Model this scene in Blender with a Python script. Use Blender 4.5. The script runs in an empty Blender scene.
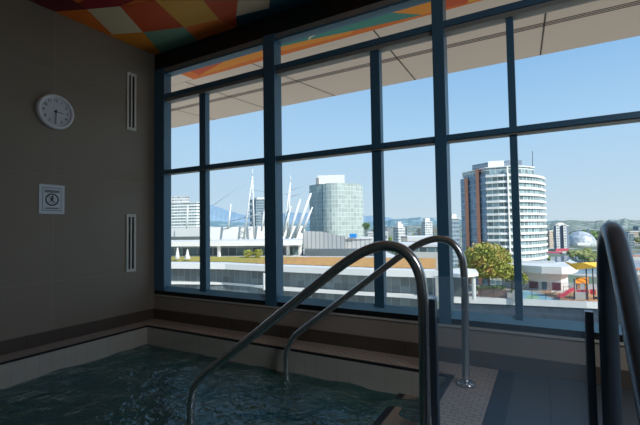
import bpy, bmesh, math, random
from mathutils import Vector, Matrix
from mathutils.geometry import tessellate_polygon
rnd = random.Random(7)
sc = bpy.context.scene
C = sc.collection

# ------------------------------------------------------------------ camera model
EYE = Vector((0, 0, 1.02))
FPX = 396.6
_p, _r, _y = [math.radians(v) for v in (2.2, -0.85, -29.4)]
_F = Vector((math.sin(_y) * math.cos(_p), math.cos(_y) * math.cos(_p), math.sin(_p)))
_R0 = Vector((math.cos(_y), -math.sin(_y), 0))
_U0 = _R0.cross(_F)
_R = _R0 * math.cos(_r) + _U0 * math.sin(_r)
_U = _U0 * math.cos(_r) - _R0 * math.sin(_r)

def ray(px, py): return _F + _R * ((px - 320) / FPX) + _U * ((212.5 - py) / FPX)
def at(px, py, t): return EYE + ray(px, py) * t            # a point t metres ahead of the eye
def on_z(px, py, z):
    v = ray(px, py); return EYE + v * ((z - EYE.z) / v.z)
def on_y(px, py, y):
    v = ray(px, py); return EYE + v * (y / v.y)

cam = bpy.data.cameras.new('camera'); cam.sensor_width = 36; cam.lens = 36 * FPX / 640
cam.clip_start = .02; cam.clip_end = 30000
co = bpy.data.objects.new('camera', cam); C.objects.link(co)
m = Matrix((( _R.x, _U.x, -_F.x, EYE.x), (_R.y, _U.y, -_F.y, EYE.y), (_R.z, _U.z, -_F.z, EYE.z), (0, 0, 0, 1)))
co.matrix_world = m
sc.camera = co

# ------------------------------------------------------------------ materials
def lin(c):
    r = []
    for v in c[:3]:
        v = v / 255
        r.append(v / 12.92 if v <= .04045 else ((v + .055) / 1.055) ** 2.4)
    return tuple(r) + (1,)
def new_mat(name):
    mt = bpy.data.materials.new(name); mt.use_nodes = True
    nt = mt.node_tree; nt.nodes.clear()
    out = nt.nodes.new('ShaderNodeOutputMaterial'); b = nt.nodes.new('ShaderNodeBsdfPrincipled')
    nt.links.new(b.outputs[0], out.inputs[0])
    return mt, nt, b, out
def coord(nt, kind='Object', scale=1.0):
    tc = nt.nodes.new('ShaderNodeTexCoord')
    mp = nt.nodes.new('ShaderNodeMapping')
    mp.inputs['Scale'].default_value = (scale,) * 3 if not isinstance(scale, tuple) else scale
    nt.links.new(tc.outputs[kind], mp.inputs[0])
    return mp.outputs[0]
def mixc(nt, fac, a, b):
    n = nt.nodes.new('ShaderNodeMix'); n.data_type = 'RGBA'
    for sock, v in ((n.inputs['Factor'], fac), (n.inputs[6], a), (n.inputs[7], b)):
        if isinstance(v, (int, float, tuple)): sock.default_value = v
        else: nt.links.new(v, sock)
    return n.outputs[2]
def math_n(nt, op, a, b=0.0):
    n = nt.nodes.new('ShaderNodeMath'); n.operation = op
    for i, v in enumerate((a, b)):
        if isinstance(v, (int, float)): n.inputs[i].default_value = v
        else: nt.links.new(v, n.inputs[i])
    return n.outputs[0]
def noise(nt, vec, scale, detail=3, rough=.5):
    n = nt.nodes.new('ShaderNodeTexNoise'); n.inputs['Scale'].default_value = scale
    n.inputs['Detail'].default_value = detail; n.inputs['Roughness'].default_value = rough
    nt.links.new(vec, n.inputs['Vector']); return n.outputs['Fac']
def ramp(nt, fac, stops):
    n = nt.nodes.new('ShaderNodeValToRGB'); e = n.color_ramp.elements
    while len(e) < len(stops): e.new(.5)
    for el, (p, c) in zip(e, stops): el.position = p; el.color = c
    nt.links.new(fac, n.inputs[0]); return n.outputs[0]
def bump(nt, b, h, strength=.3, dist=.01):
    n = nt.nodes.new('ShaderNodeBump'); n.inputs['Strength'].default_value = strength
    n.inputs['Distance'].default_value = dist
    nt.links.new(h, n.inputs['Height']); nt.links.new(n.outputs[0], b.inputs['Normal'])

def plain(name, rgb, rough=.6, metal=0., var=.12, scale=6., spec=.5):
    mt, nt, b, _ = new_mat(name)
    c = lin(rgb); d = tuple(v * (1 - var) for v in c[:3]) + (1,)
    nt.links.new(mixc(nt, noise(nt, coord(nt), scale), d, c), b.inputs['Base Color'])
    b.inputs['Roughness'].default_value = rough; b.inputs['Metallic'].default_value = metal
    b.inputs['Specular IOR Level'].default_value = spec
    return mt
def tiles(name, rgb, grout, w, h, mortar=.003, offset=0., rough=.4, var=.1, coordk='UV', bias=0.):
    mt, nt, b, _ = new_mat(name)
    br = nt.nodes.new('ShaderNodeTexBrick'); br.offset = offset; br.offset_frequency = 2; br.squash = 1
    c = lin(rgb)
    br.inputs['Color1'].default_value = c
    br.inputs['Color2'].default_value = tuple(v * (1 - var) for v in c[:3]) + (1,)
    br.inputs['Mortar'].default_value = lin(grout)
    br.inputs['Scale'].default_value = 1; br.inputs['Mortar Size'].default_value = mortar
    br.inputs['Mortar Smooth'].default_value = .1; br.inputs['Bias'].default_value = bias
    br.inputs['Brick Width'].default_value = w; br.inputs['Row Height'].default_value = h
    nt.links.new(coord(nt, coordk), br.inputs['Vector'])
    nz = noise(nt, coord(nt, 'Object'), 3.0, 4)
    col = mixc(nt, math_n(nt, 'MULTIPLY', nz, .25), br.outputs['Color'], tuple(v * .55 for v in c[:3]) + (1,))
    nt.links.new(col, b.inputs['Base Color']); b.inputs['Roughness'].default_value = rough
    bump(nt, b, math_n(nt, 'SUBTRACT', 1.0, br.outputs['Fac']), .25, .002)
    return mt
def facade(name, wall, glass, fh=3., frac=.4, mw=1.5, mfrac=.1, v0=0., grough=.25, gvar=.35, vfrac=None):
    """window bands: storey height fh, share frac of it spandrel; uprights every mw"""
    mt, nt, b, _ = new_mat(name)
    uv = coord(nt, 'UV'); sep = nt.nodes.new('ShaderNodeSeparateXYZ'); nt.links.new(uv, sep.inputs[0])
    fv = math_n(nt, 'FRACT', math_n(nt, 'DIVIDE', math_n(nt, 'ADD', sep.outputs[1], 300.0 + v0), fh))
    fu = math_n(nt, 'FRACT', math_n(nt, 'DIVIDE', math_n(nt, 'ADD', sep.outputs[0], 3000.0), mw))
    mask = math_n(nt, 'MAXIMUM', math_n(nt, 'LESS_THAN', fv, frac), math_n(nt, 'LESS_THAN', fu, mfrac))
    # pane to pane variation
    cu = math_n(nt, 'FLOOR', math_n(nt, 'DIVIDE', math_n(nt, 'ADD', sep.outputs[0], 3000.0), mw))
    cv = math_n(nt, 'FLOOR', math_n(nt, 'DIVIDE', math_n(nt, 'ADD', sep.outputs[1], 300.0 + v0), fh))
    cb = nt.nodes.new('ShaderNodeCombineXYZ'); nt.links.new(cu, cb.inputs[0]); nt.links.new(cv, cb.inputs[1])
    wn = nt.nodes.new('ShaderNodeTexWhiteNoise'); nt.links.new(cb.outputs[0], wn.inputs['Vector'])
    g = lin(glass)
    gl = mixc(nt, wn.outputs['Value'], tuple(v * (1 - gvar) for v in g[:3]) + (1,), tuple(min(1, v * (1 + gvar)) for v in g[:3]) + (1,))
    nt.links.new(mixc(nt, mask, gl, lin(wall)), b.inputs['Base Color'])
    r = math_n(nt, 'ADD', math_n(nt, 'MULTIPLY', mask, .5), grough)
    nt.links.new(r, b.inputs['Roughness'])
    return mt
def leaf_mat(name, c1, c2, c3, scale=1.2):
    mt, nt, b, _ = new_mat(name)
    f = noise(nt, coord(nt), scale, 4, .7)
    nt.links.new(ramp(nt, f, [(.3, lin(c1)), (.5, lin(c2)), (.7, lin(c3))]), b.inputs['Base Color'])
    b.inputs['Roughness'].default_value = .7
    return mt
def glass_mat(name, tint, gloss=.06, haze=0., haze_rgb=(120, 150, 170), streaks=False):
    mt, nt, b, out = new_mat(name); nt.nodes.remove(b)
    tr = nt.nodes.new('ShaderNodeBsdfTransparent'); tr.inputs[0].default_value = tint
    gl = nt.nodes.new('ShaderNodeBsdfGlossy'); gl.inputs['Roughness'].default_value = .02
    fr = nt.nodes.new('ShaderNodeFresnel'); fr.inputs[0].default_value = 1.25
    mx = nt.nodes.new('ShaderNodeMixShader')
    nt.links.new(math_n(nt, 'MINIMUM', math_n(nt, 'ADD', fr.outputs[0], gloss * .3), .5), mx.inputs[0])
    nt.links.new(tr.outputs[0], mx.inputs[1]); nt.links.new(gl.outputs[0], mx.inputs[2])
    last = mx.outputs[0]
    if haze:
        df = nt.nodes.new('ShaderNodeBsdfDiffuse'); df.inputs[0].default_value = lin(haze_rgb)
        tl = nt.nodes.new('ShaderNodeBsdfTranslucent'); tl.inputs[0].default_value = lin(haze_rgb)
        ad = nt.nodes.new('ShaderNodeMixShader'); ad.inputs[0].default_value = .6
        nt.links.new(df.outputs[0], ad.inputs[1]); nt.links.new(tl.outputs[0], ad.inputs[2])
        m2 = nt.nodes.new('ShaderNodeMixShader')
        if streaks:
            nz = noise(nt, coord(nt, 'Object', (34., 34., 1.6)), 1.0, 5, .65)
            f = math_n(nt, 'MULTIPLY', math_n(nt, 'ADD', math_n(nt, 'MULTIPLY', nz, 1.1), .35), haze)
            nt.links.new(f, m2.inputs[0])
        else: m2.inputs[0].default_value = haze
        nt.links.new(last, m2.inputs[1]); nt.links.new(ad.outputs[0], m2.inputs[2]); last = m2.outputs[0]
    nt.links.new(last, out.inputs[0])
    return mt

MT = {}
MT['wall'] = tiles('wall_tile', (140, 130, 118), (150, 141, 130), 1.2, .99, .0035, 0, .45, .05)
MT['knee'] = plain('knee_wall_paint', (158, 146, 136), .55, 0, .08, 2)
MT['cap'] = plain('ledge_cap_stone', (190, 186, 180), .35, 0, .08, 8)
MT['base'] = tiles('baseboard_tile', (86, 76, 68), (50, 42, 38), .3, .3, .002, 0, .5, .12)
MT['mosaic'] = tiles('deck_mosaic', (184, 168, 158), (122, 112, 106), .06, .036, .0028, .5, .42, .14)
MT['strip'] = tiles('dark_strip_tile', (34, 44, 58), (24, 28, 34), .05, .05, .002, 0, .5, .2)
MT['slate'] = tiles('grey_floor_tile', (74, 80, 86), (34, 36, 40), .3, .6, .003, .0, .5, .1)
MT['pooltile'] = tiles('pool_wall_tile', (182, 178, 170), (160, 160, 154), .1, .1, .002, 0, .3, .06)
MT['basin'] = tiles('pool_basin_tile', (90, 128, 122), (70, 100, 96), .1, .1, .002, 0, .4, .1)
MT['trim'] = tiles('pool_edge_trim', (26, 32, 42), (18, 20, 24), .05, .05, .002, 0, .3, .2)
MT['frame'] = plain('frame_blue_black', (66, 112, 142), .4, 0, .15, 3, .7)  # blue raised in the base colour to stand in for window flare
MT['sill'] = plain('sill_blue', (120, 176, 212), .3, 0, .1, 3, .8)  # sky reflection put into the base colour
MT['frame_lip'] = plain('frame_lip_grey', (146, 146, 144), .5, 0, .1, 3)  # light on the frame undersides, put into a paler grey
MT['header'] = plain('header_black', (14, 18, 22), .5, 0, .15, 3)
MT['steel'] = plain('brushed_steel', (200, 202, 206), .2, .86, .1, 30)
MT['darksteel'] = plain('weathered_dark_steel', (96, 112, 130), .3, .7, .1, 20)  # darker, bluer steel tone
MT['vent'] = plain('vent_white', (205, 203, 196), .45, 0, .05)
MT['black'] = plain('slot_black', (6, 6, 7), .8, 0, .05)
MT['clockwhite'] = plain('clock_white_plastic', (226, 230, 240), .35, 0, .04)
MT['clockface'] = plain('clock_face', (206, 212, 222), .5, 0, .04)
MT['ink'] = plain('ink', (16, 16, 20), .6, 0, .05)
MT['paper'] = plain('sign_paper', (214, 222, 236), .5, 0, .05)
MT['inkgrey'] = plain('grey_print', (128, 136, 148), .6, 0, .05)
MT['soffit'] = plain('soffit_metal', (226, 208, 194), .5, 0, .06, 1.5)
MT['joint'] = plain('joint_dark', (86, 78, 72), .7, 0, .05)
MT['glass'] = glass_mat('window_glass', (.93, .97, 1., 1), .03, .012, (150, 190, 220))
MT['railglass'] = glass_mat('rail_glass', (.97, .985, .99, 1), .03, .12, (190, 215, 235), True)
MT['fenceglass'] = glass_mat('fence_glass', (.86, .95, .94, 1), .05)

# ------------------------------------------------------------------ mesh builder
class MB:
    def __init__(s): s.v = []; s.f = []; s.mi = []; s.uv = []; s.sm = []
    def face(s, pts, mi=0, uv=None, smooth=False):
        b = len(s.v); s.v += [Vector(p) for p in pts]; s.f.append(list(range(b, b + len(pts))))
        s.mi.append(mi); s.sm.append(smooth)
        if uv is None:
            P = [Vector(p) for p in pts]; n = Vector((0, 0, 0))
            for i in range(len(P)):
                a, c = P[i], P[(i + 1) % len(P)]
                n += Vector(((a.y - c.y) * (a.z + c.z), (a.z - c.z) * (a.x + c.x), (a.x - c.x) * (a.y + c.y)))
            if n.length > 0: n.normalize()
            if abs(n.z) > .7: uv = [(p.x, p.y) for p in P]
            else:
                t = Vector((-n.y, n.x, 0)).normalized(); uv = [(p.dot(t), p.z) for p in P]
        s.uv.append(uv)
    def box(s, a, b, mi=0):
        x0, y0, z0 = a; x1, y1, z1 = b
        s.prism([(x0, y0), (x1, y0), (x1, y1), (x0, y1)], z0, z1, mi)
        return s
    def prism(s, poly, z0, z1, mi=0, top_mi=None, smooth=False, z1s=None):
        n = len(poly)
        area = sum(poly[i][0] * poly[(i + 1) % n][1] - poly[(i + 1) % n][0] * poly[i][1] for i in range(n))
        if area < 0:
            poly = list(reversed(poly)); z1s = list(reversed(z1s)) if z1s else None
        T = z1s or [z1] * n
        u = 0
        for i in range(n):
            a, b = poly[i], poly[(i + 1) % n]; j = (i + 1) % n
            l = math.hypot(b[0] - a[0], b[1] - a[1])
            s.face([(a[0], a[1], z0), (b[0], b[1], z0), (b[0], b[1], T[j]), (a[0], a[1], T[i])], mi,
                   [(u, z0), (u + l, z0), (u + l, T[j]), (u, T[i])], smooth)
            u += l
        tm = mi if top_mi is None else top_mi
        tri = tessellate_polygon([[Vector((p[0], p[1], 0)) for p in poly]])
        for t in tri:
            a, b, c = [poly[k] for k in t]
            if (b[0] - a[0]) * (c[1] - a[1]) - (b[1] - a[1]) * (c[0] - a[0]) < 0: t = (t[0], t[2], t[1])
            s.face([(poly[k][0], poly[k][1], T[k]) for k in t], tm)
            s.face([(poly[k][0], poly[k][1], z0) for k in reversed(t)], mi)
        return s
    def beam(s, p, q, w, h=None, mi=0):
        """square bar from p to q"""
        p, q = Vector(p), Vector(q); d = (q - p).normalized(); h = h or w
        up = Vector((0, 0, 1)) if abs(d.z) < .95 else Vector((1, 0, 0))
        a = d.cross(up).normalized() * (w / 2); b = a.cross(d).normalized() * (h / 2)
        r0 = [p - a - b, p + a - b, p + a + b, p - a + b]; r1 = [x + (q - p) for x in r0]
        for i in range(4): s.face([r0[i], r0[(i + 1) % 4], r1[(i + 1) % 4], r1[i]], mi)
        s.face(list(reversed(r0)), mi); s.face(r1, mi)
        return s
    def tube(s, path, r, seg=14, mi=0, cap=True):
        P = [Vector(p) for p in path]; R = r if isinstance(r, list) else [r] * len(P)
        rings = []; prev = None
        for i, p in enumerate(P):
            d = (P[min(i + 1, len(P) - 1)] - P[max(i - 1, 0)]).normalized()
            if prev is None:
                up = Vector((0, 0, 1)) if abs(d.z) < .9 else Vector((0, 1, 0)); a = d.cross(up).normalized()
            else: a = (prev - d * prev.dot(d)).normalized()
            prev = a; b = d.cross(a)
            rings.append([p + (a * math.cos(2 * math.pi * k / seg) + b * math.sin(2 * math.pi * k / seg)) * R[i] for k in range(seg)])
        for i in range(len(P) - 1):
            for k in range(seg):
                k2 = (k + 1) % seg
                s.face([rings[i][k], rings[i][k2], rings[i + 1][k2], rings[i + 1][k]], mi, None, True)
        if cap: s.face(list(reversed(rings[0])), mi); s.face(rings[-1], mi)
        return s
    def lathe(s, prof, c, axis='z', seg=32, mi=0, smooth=True):
        c = Vector(c)
        def pt(r, h, a):
            if axis == 'z': return c + Vector((r * math.cos(a), r * math.sin(a), h))
            if axis == 'x': return c + Vector((h, r * math.cos(a), r * math.sin(a)))
        for i in range(len(prof) - 1):
            (r0, h0), (r1, h1) = prof[i], prof[i + 1]
            for k in range(seg):
                a0, a1 = 2 * math.pi * k / seg, 2 * math.pi * (k + 1) / seg
                q = [pt(r0, h0, a0), pt(r0, h0, a1), pt(r1, h1, a1), pt(r1, h1, a0)]
                if r0 < 1e-6: q = [q[0], q[2], q[3]]
                elif r1 < 1e-6: q = [q[0], q[1], q[2]]
                s.face(q, mi, None, smooth)
        return s
    def blob(s, c, r, sub=2, jit=.25, mi=0, squash=1.):
        bm = bmesh.new(); bmesh.ops.create_icosphere(bm, subdivisions=sub, radius=1)
        mp = {}
        for v in bm.verts:
            k = 1 + rnd.uniform(-jit, jit); mp[v.index] = Vector(c) + Vector((v.co.x * r * k, v.co.y * r * k, v.co.z * r * k * squash))
        bm.faces.ensure_lookup_table()
        for f in bm.faces: s.face([mp[v.index] for v in f.verts], mi)
        bm.free(); return s
    def leaves(s, c, rad, n, size, mi=0):
        """n small leaf clusters filling an ellipsoid shell"""
        c = Vector(c)
        for _ in range(n):
            d = Vector((rnd.gauss(0, 1), rnd.gauss(0, 1), rnd.gauss(0, 1))).normalized()
            k = rnd.uniform(.45, 1.0) ** .6
            p = c + Vector((d.x * rad[0] * k, d.y * rad[1] * k, d.z * rad[2] * k))
            a = Vector((rnd.gauss(0, 1), rnd.gauss(0, 1), rnd.gauss(0, 1))).normalized()
            b = a.orthogonal().normalized(); e = a.cross(b); z = size * rnd.uniform(.6, 1.3)
            s.face([p + b * z, p + e * z * .6, p - b * z, p - e * z * .6], mi)
        return s

def world_origin(o):
    p = Vector((0, 0, 0))
    while o is not None: p += o.location; o = o.parent
    return p
def O(name, mb, mats, parent=None, weld=False):
    me = bpy.data.meshes.new(name)
    if parent is None:
        xs = [v.x for v in mb.v]; ys = [v.y for v in mb.v]; zs = [v.z for v in mb.v]
        org = Vector(((min(xs) + max(xs)) / 2, (min(ys) + max(ys)) / 2, min(zs)))
    else: org = world_origin(parent)
    me.from_pydata([v - org for v in mb.v], [], mb.f)
    lay = me.uv_layers.new(name='UVMap'); k = 0
    for uv in mb.uv:
        for u in uv: lay.data[k].uv = u; k += 1
    mats = mats if isinstance(mats, (list, tuple)) else [mats]
    for mt in mats: me.materials.append(MT[mt] if isinstance(mt, str) else mt)
    for p, mi, smo in zip(me.polygons, mb.mi, mb.sm): p.material_index = mi; p.use_smooth = smo
    if weld or any(mb.sm):
        bm = bmesh.new(); bm.from_mesh(me); bmesh.ops.remove_doubles(bm, verts=bm.verts, dist=1e-5); bm.to_mesh(me); bm.free()
    me.update()
    o = bpy.data.objects.new(name, me); C.objects.link(o)
    if parent is None: o.location = org
    else: o.parent = parent
    return o
def T(name, label, cat, loc, group=None):
    o = bpy.data.objects.new(name, None); C.objects.link(o); o.location = Vector(loc); o.empty_display_size = .1
    o['label'] = label; o['category'] = cat
    if group: o['group'] = group
    return o
def tag(o, label, cat, group=None, kind=None):
    o['label'] = label; o['category'] = cat
    if group: o['group'] = group
    if kind: o['kind'] = kind
    return o
def S(name, mb, mats):
    o = O(name, mb, mats); o['kind'] = 'structure'; return o

# ================================================================== ROOM
WX, WY = -3.98, 3.10            # left wall face, window wall inner face
CEIL = 3.11; WATER = -.19
PX0, PX1, PY1 = -3.72, -.60, 2.81   # pool basin edges
# --- left wall: UV shifted so joints fall at y=2.0 and z=.56/1.55/2.54
w = MB()
def wall_left_quad(y0, y1, z0, z1):
    P = [(WX, y0, z0), (WX, y1, z0), (WX, y1, z1), (WX, y0, z1)]
    w.face(P, 0, [(p[1] - 2.0 + 12, p[2] - .56 + .99 * 4) for p in P])
wall_left_quad(-3.0, WY + .1, 0, CEIL)
w.face([(WX - .2, -3, 0), (WX - .2, -3, CEIL), (WX - .2, WY + .1, CEIL), (WX - .2, WY + .1, 0)], 0)
w.face([(WX - .2, -3, 0), (WX, -3, 0), (WX, -3, CEIL), (WX - .2, -3, CEIL)], 0)
S('wall_left', w, 'wall')
S('wall_back', MB().box((WX - .2, -3.2, -.6), (4.2, -3.0, CEIL)), 'wall')
S('wall_right', MB().box((4.0, -3.0, -.6), (4.2, WY + .3, CEIL)), 'wall')
# knee wall under the window, cap, baseboards
S('wall_window', MB().box((WX, WY, 0), (4.0, WY + .1, .262)), 'knee')
S('trim_1', MB().box((WX, WY - .012, .262), (4.0, WY + .1, .278)), 'cap')
S('baseboard_window', MB().box((WX, WY - .018, 0), (4.0, WY, .108)), 'base')
S('baseboard_left', MB().box((WX, -3, 0), (WX + .018, WY - .018, .112)), 'base')

# --- ceiling with painted patchwork, carried on outside as a soffit strip
pal = {'maroon': (150, 22, 34), 'orange': (232, 118, 28), 'redor': (214, 84, 34), 'yellow': (232, 176, 70),
       'cream': (222, 208, 178), 'teal': (62, 142, 130), 'deepteal': (24, 92, 110), 'paleteal': (120, 168, 148),
       'amber': (240, 150, 36), 'plum': (108, 18, 38)}
pk = list(pal)
for k in pk: MT['c_' + k] = plain('ceiling_' + k, pal[k], .6, 0, .16, 1.3)
ce = MB()
def cquad(mi, pts, dz): ce.face([(p[0], p[1], CEIL - dz) for p in reversed(pts)] if
    sum(pts[i][0] * pts[(i + 1) % len(pts)][1] - pts[(i + 1) % len(pts)][0] * pts[i][1] for i in range(len(pts))) > 0
    else [(p[0], p[1], CEIL - dz) for p in pts], pk.index(mi))
cells = [('plum', [(-4.0, 1.72), (-4.0, 1.98), (-3.681, 2.123), (-3.652, 2.024), (-3.614, 1.849)]),
 ('maroon', [(-3.652, 2.024), (-3.681, 2.123), (-3.371, 2.249), (-3.167, 2.258), (-3.318, 2.025)]),
 ('orange', [(-4.0, 1.96), (-3.681, 2.123), (-3.932, 2.534), (-4.0, 2.52)]),
 ('cream', [(-3.681, 2.123), (-3.371, 2.249), (-3.616, 2.674), (-3.932, 2.534)]),
 ('amber', [(-4.0, 2.52), (-3.932, 2.534), (-3.616, 2.674), (-3.886, 3.13), (-4.0, 3.14)]),
 ('redor', [(-3.371, 2.249), (-3.012, 2.35), (-3.168, 2.823), (-3.616, 2.674)]),
 ('paleteal', [(-3.616, 2.674), (-3.168, 2.823), (-3.268, 3.12), (-3.886, 3.13)]),
 ('yellow', [(-3.012, 2.35), (-2.641, 2.573), (-2.75, 2.891), (-3.168, 2.823)]),
 ('redor', [(-2.641, 2.573), (-2.368, 2.736), (-2.568, 2.935), (-2.711, 3.12), (-2.75, 2.891)]),
 ('orange', [(-3.168, 2.823), (-2.75, 2.891), (-2.711, 3.12), (-3.268, 3.12)]),
 ('cream', [(-2.376, 2.731), (-2.126, 2.881), (-2.205, 2.987), (-2.568, 2.935)]),
 ('deepteal', [(-2.711, 3.12), (-2.568, 2.935), (-2.205, 2.987), (-2.118, 2.885), (-1.75, 2.9), (-1.75, 3.12)]),
 ('redor', [(-4.0, 3.14), (-3.886, 3.13), (-3.268, 3.12), (-3.369, 3.66), (-4.0, 3.82)]),
 ('amber', [(-3.268, 3.12), (-2.60, 3.12), (-2.743, 3.611), (-2.872, 3.80), (-4.0, 3.84), (-3.369, 3.64)]),
 ('teal', [(-2.60, 3.12), (-2.05, 3.12), (-2.12, 3.603), (-2.221, 3.727), (-2.60, 3.697)]),
 ('cream', [(-2.05, 3.12), (-1.90, 3.12), (-1.931, 3.592), (-2.221, 3.727), (-2.12, 3.603)]),
 ('amber', [(-2.60, 3.70), (-2.221, 3.727), (-1.679, 3.794), (-1.761, 3.845), (-2.61, 3.80)]),
 ('teal', [(-1.90, 3.12), (-1.25, 3.12), (-1.281, 3.623), (-.975, 3.86), (-1.679, 3.794), (-2.221, 3.727), (-1.931, 3.592)]),
 ('amber', [(-1.25, 3.12), (-.78, 3.12), (-.80, 3.639), (-.835, 3.84), (-.975, 3.86), (-1.281, 3.623)]),
 ('redor', [(-.78, 3.12), (-.40, 3.12), (-.50, 3.75), (-.56, 3.87), (-.835, 3.84), (-.80, 3.639)]),
 ('yellow', [(-.40, 3.12), (.6, 3.12), (.5, 3.87), (-.56, 3.87), (-.50, 3.75)]),
 ('maroon', [(-3.318, 2.025), (-3.167, 2.258), (-3.012, 2.35), (-2.5, 1.9), (-2.9, 1.5)]),
 ('teal', [(-2.5, 1.9), (-1.9, 2.1), (-1.75, 2.9), (-2.118, 2.885), (-2.641, 2.573)]),
 ('amber', [(-1.9, 2.1), (-1.2, 2.0), (-1.1, 3.12), (-1.75, 3.12)]),
 ('cream', [(-1.2, 2.0), (-.5, 2.2), (-.4, 3.12), (-1.1, 3.12)]),
 ('yellow', [(-4.0, 1.2), (-4.0, 1.72), (-3.614, 1.849), (-3.3, 1.3)]),
 ('redor', [(-2.9, 1.5), (-2.5, 1.9), (-1.9, 2.1), (-1.8, 1.1), (-2.6, .9)])]
for i in range(9):
    for j in range(5):
        x = -4 + i * .9; y = -3 + j * .85
        cells.append((['cream', 'paleteal', 'cream', 'yellow', 'teal'][(i * 3 + j * 2 + (i * j) % 3) % 5], [(x, y), (x + .9, y), (x + .9, y + .85), (x, y + .85)]))
base_n = 27
for k, (c, pts) in enumerate(cells): cquad(c, pts, .003 - .00005 * k if k < base_n else .0005)
ce.box((WX - .2, -3.2, CEIL), (4.2, 3.9, CEIL + .2), pk.index('orange'))
S('ceiling', ce, ['c_' + k for k in pk])
# exterior soffit panels beyond the painted strip
so = MB()
so.box((-14, 3.90, CEIL), (6, 5.56, CEIL + .35))
so.box((-14, 2.9, CEIL + .004), (WX - .21, 3.9, CEIL + .35)); so.box((4.21, 2.9, CEIL + .004), (6, 3.9, CEIL + .35))
S('trim_2', so, 'soffit')
jn = MB()
for dy in (0, .035, .07): jn.box((-14, 4.665 + dy, CEIL - .002), (6, 4.683 + dy, CEIL + .01))
for x0, x1 in ((-7.0, -6.7), (-5.65, -5.4), (-4.36, -4.15), (-3.16, -2.83), (-1.52, -1.54), (.1, .02), (1.7, 1.6)):
    jn.face([(x0, 3.9, CEIL - .002), (x1, 5.55, CEIL - .002), (x1 + .018, 5.55, CEIL - .002), (x0 + .018, 3.9, CEIL - .002)])
S('trim_3', jn, 'joint')

# --- window wall: three glazed bays between deep mullions
YF, YG = WY, 3.165
S('trim_4', MB().box((WX, YF, 2.919), (4.0, 3.2, CEIL)), 'header')
TR, TR2 = 1.672, 2.60
bays = [(WX, -2.296), (-2.296, -.671), (-.671, .95), (.95, 4.0)]
thin = [[-3.235], [-1.212], [-.171], [2.5]]
for i, (x0, x1) in enumerate(bays):
    e = bpy.data.objects.new('window_%d' % (i + 1), None); C.objects.link(e); e['kind'] = 'structure'
    e.location = ((x0 + x1) / 2, 3.2, .278)
    fr = MB()
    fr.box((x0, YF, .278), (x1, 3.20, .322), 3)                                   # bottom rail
    fr.face([(x0, YF + .004, .322), (x1, YF + .004, .322), (x1, YG, .372), (x0, YG, .372)], 1)   # sloped sill, sky gleam put into its blue colour
    fr.box((x0, YF, TR + .004), (x1, 3.20, TR + .043)); fr.box((x0, YF + .012, TR - .008), (x1, 3.20, TR + .004), 2)       # middle transom; grey strip paints in its lit underside
    fr.box((x0, YF, TR2 - .045), (x1, 3.20, TR2 + .005)); fr.box((x0, YF + .012, TR2 - .082), (x1, 3.20, TR2 - .045), 2)   # upper transom, lit underside painted as a grey strip
    fr.box((x0, YF + .01, 2.862), (x1, 3.20, 2.918), 2); fr.box((x0, YF, 2.842), (x1, 3.20, 2.862))              # grey strip standing for the header's lit underside, and bead
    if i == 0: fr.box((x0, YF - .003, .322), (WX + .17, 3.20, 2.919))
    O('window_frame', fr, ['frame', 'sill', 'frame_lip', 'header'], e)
    if i < 3:
        wdt = (.067, .044, .04)[i]
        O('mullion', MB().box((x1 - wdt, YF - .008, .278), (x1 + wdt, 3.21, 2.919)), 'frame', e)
    for k, tx in enumerate(thin[i]):
        hw = (.046, .042, .024, .03)[i]
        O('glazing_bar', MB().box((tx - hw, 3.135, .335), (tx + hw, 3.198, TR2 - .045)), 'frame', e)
    lo, hi = x0 + .02, x1 - .02
    xs = [lo] + thin[i] + [hi]
    for a, b in zip(xs[:-1], xs[1:]):
        for z0, z1 in ((.335, TR), (TR + .043, TR2 - .045)):
            q = MB(); q.face([(a, YG, z0), (b, YG, z0), (b, YG, z1), (a, YG, z1)]); O('pane', q, 'glass', e)
    q = MB(); q.face([(lo, YG, TR2), (hi, YG, TR2), (hi, YG, 2.919), (lo, YG, 2.919)]); O('pane', q, 'glass', e)

# --- pool deck, basin, lower floor
fl = MB()
fl.box((WX, PY1 + .028, -.6), (-.31, WY, 0))                  # strip along the window
fl.box((WX, -3, -.6), (PX0 - .028, PY1 + .028, 0))            # ledge by the left wall
fl.box((PX1 + .04, 1.60, -.6), (-.31, PY1 + .028, 0))         # deck beside the steps
S('floor', fl, 'mosaic')
st = MB(); st.box((-.31, 1.60, -.6), (-.205, WY, .0005)); S('trim_5', st, 'strip')
sl = MB(); sl.box((-.205, 1.60, -.6), (4.0, WY, 0)); sl.box((PX1 + .04, -3.0, -.6), (4.0, 1.60, -.5)); S('floor_grey', sl, 'slate')
tr = MB()
tr.box((PX0 - .028, PY1, -.012), (PX1 + .04, PY1 + .028, .001)); tr.box((PX0 - .028, -2.5, -.012), (PX0, PY1, .001))
tr.box((PX1, -2.5, -.012), (PX1 + .04, PY1, .001))
S('trim_6', tr, 'trim')
pl = MB()
pl.box((PX0 - .028, PY1, -1.1), (PX1 + .04, PY1 + .028, -.012), 0); pl.box((PX0 - .028, -2.5, -1.1), (PX0, PY1, -.012), 0)
pl.box((PX1, -2.5, -1.1), (PX1 + .04, PY1, -.012), 0)
pl.box((PX0 - .028, -2.7, -1.1), (PX1 + .04, -2.5, 0), 0)
pl.box((PX0, -2.5, -1.2), (PX1, PY1, -1.1), 1)
S('pool_basin', pl, ['pooltile', 'basin'])
stp = MB(); stp.box((-.905, 1.5, -1.1), (PX1, PY1, -.183), 0); stp.box((-.95, 1.5, -1.1), (-.905, PY1, -.182), 1)
stp.box((-1.25, 1.5, -1.1), (-.95, PY1, -.5), 0)
S('pool_step', stp, [tiles('step_tile', (150, 134, 116), (116, 102, 90), .05, .05, .002, 0, .4, .1), 'trim'])
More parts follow.
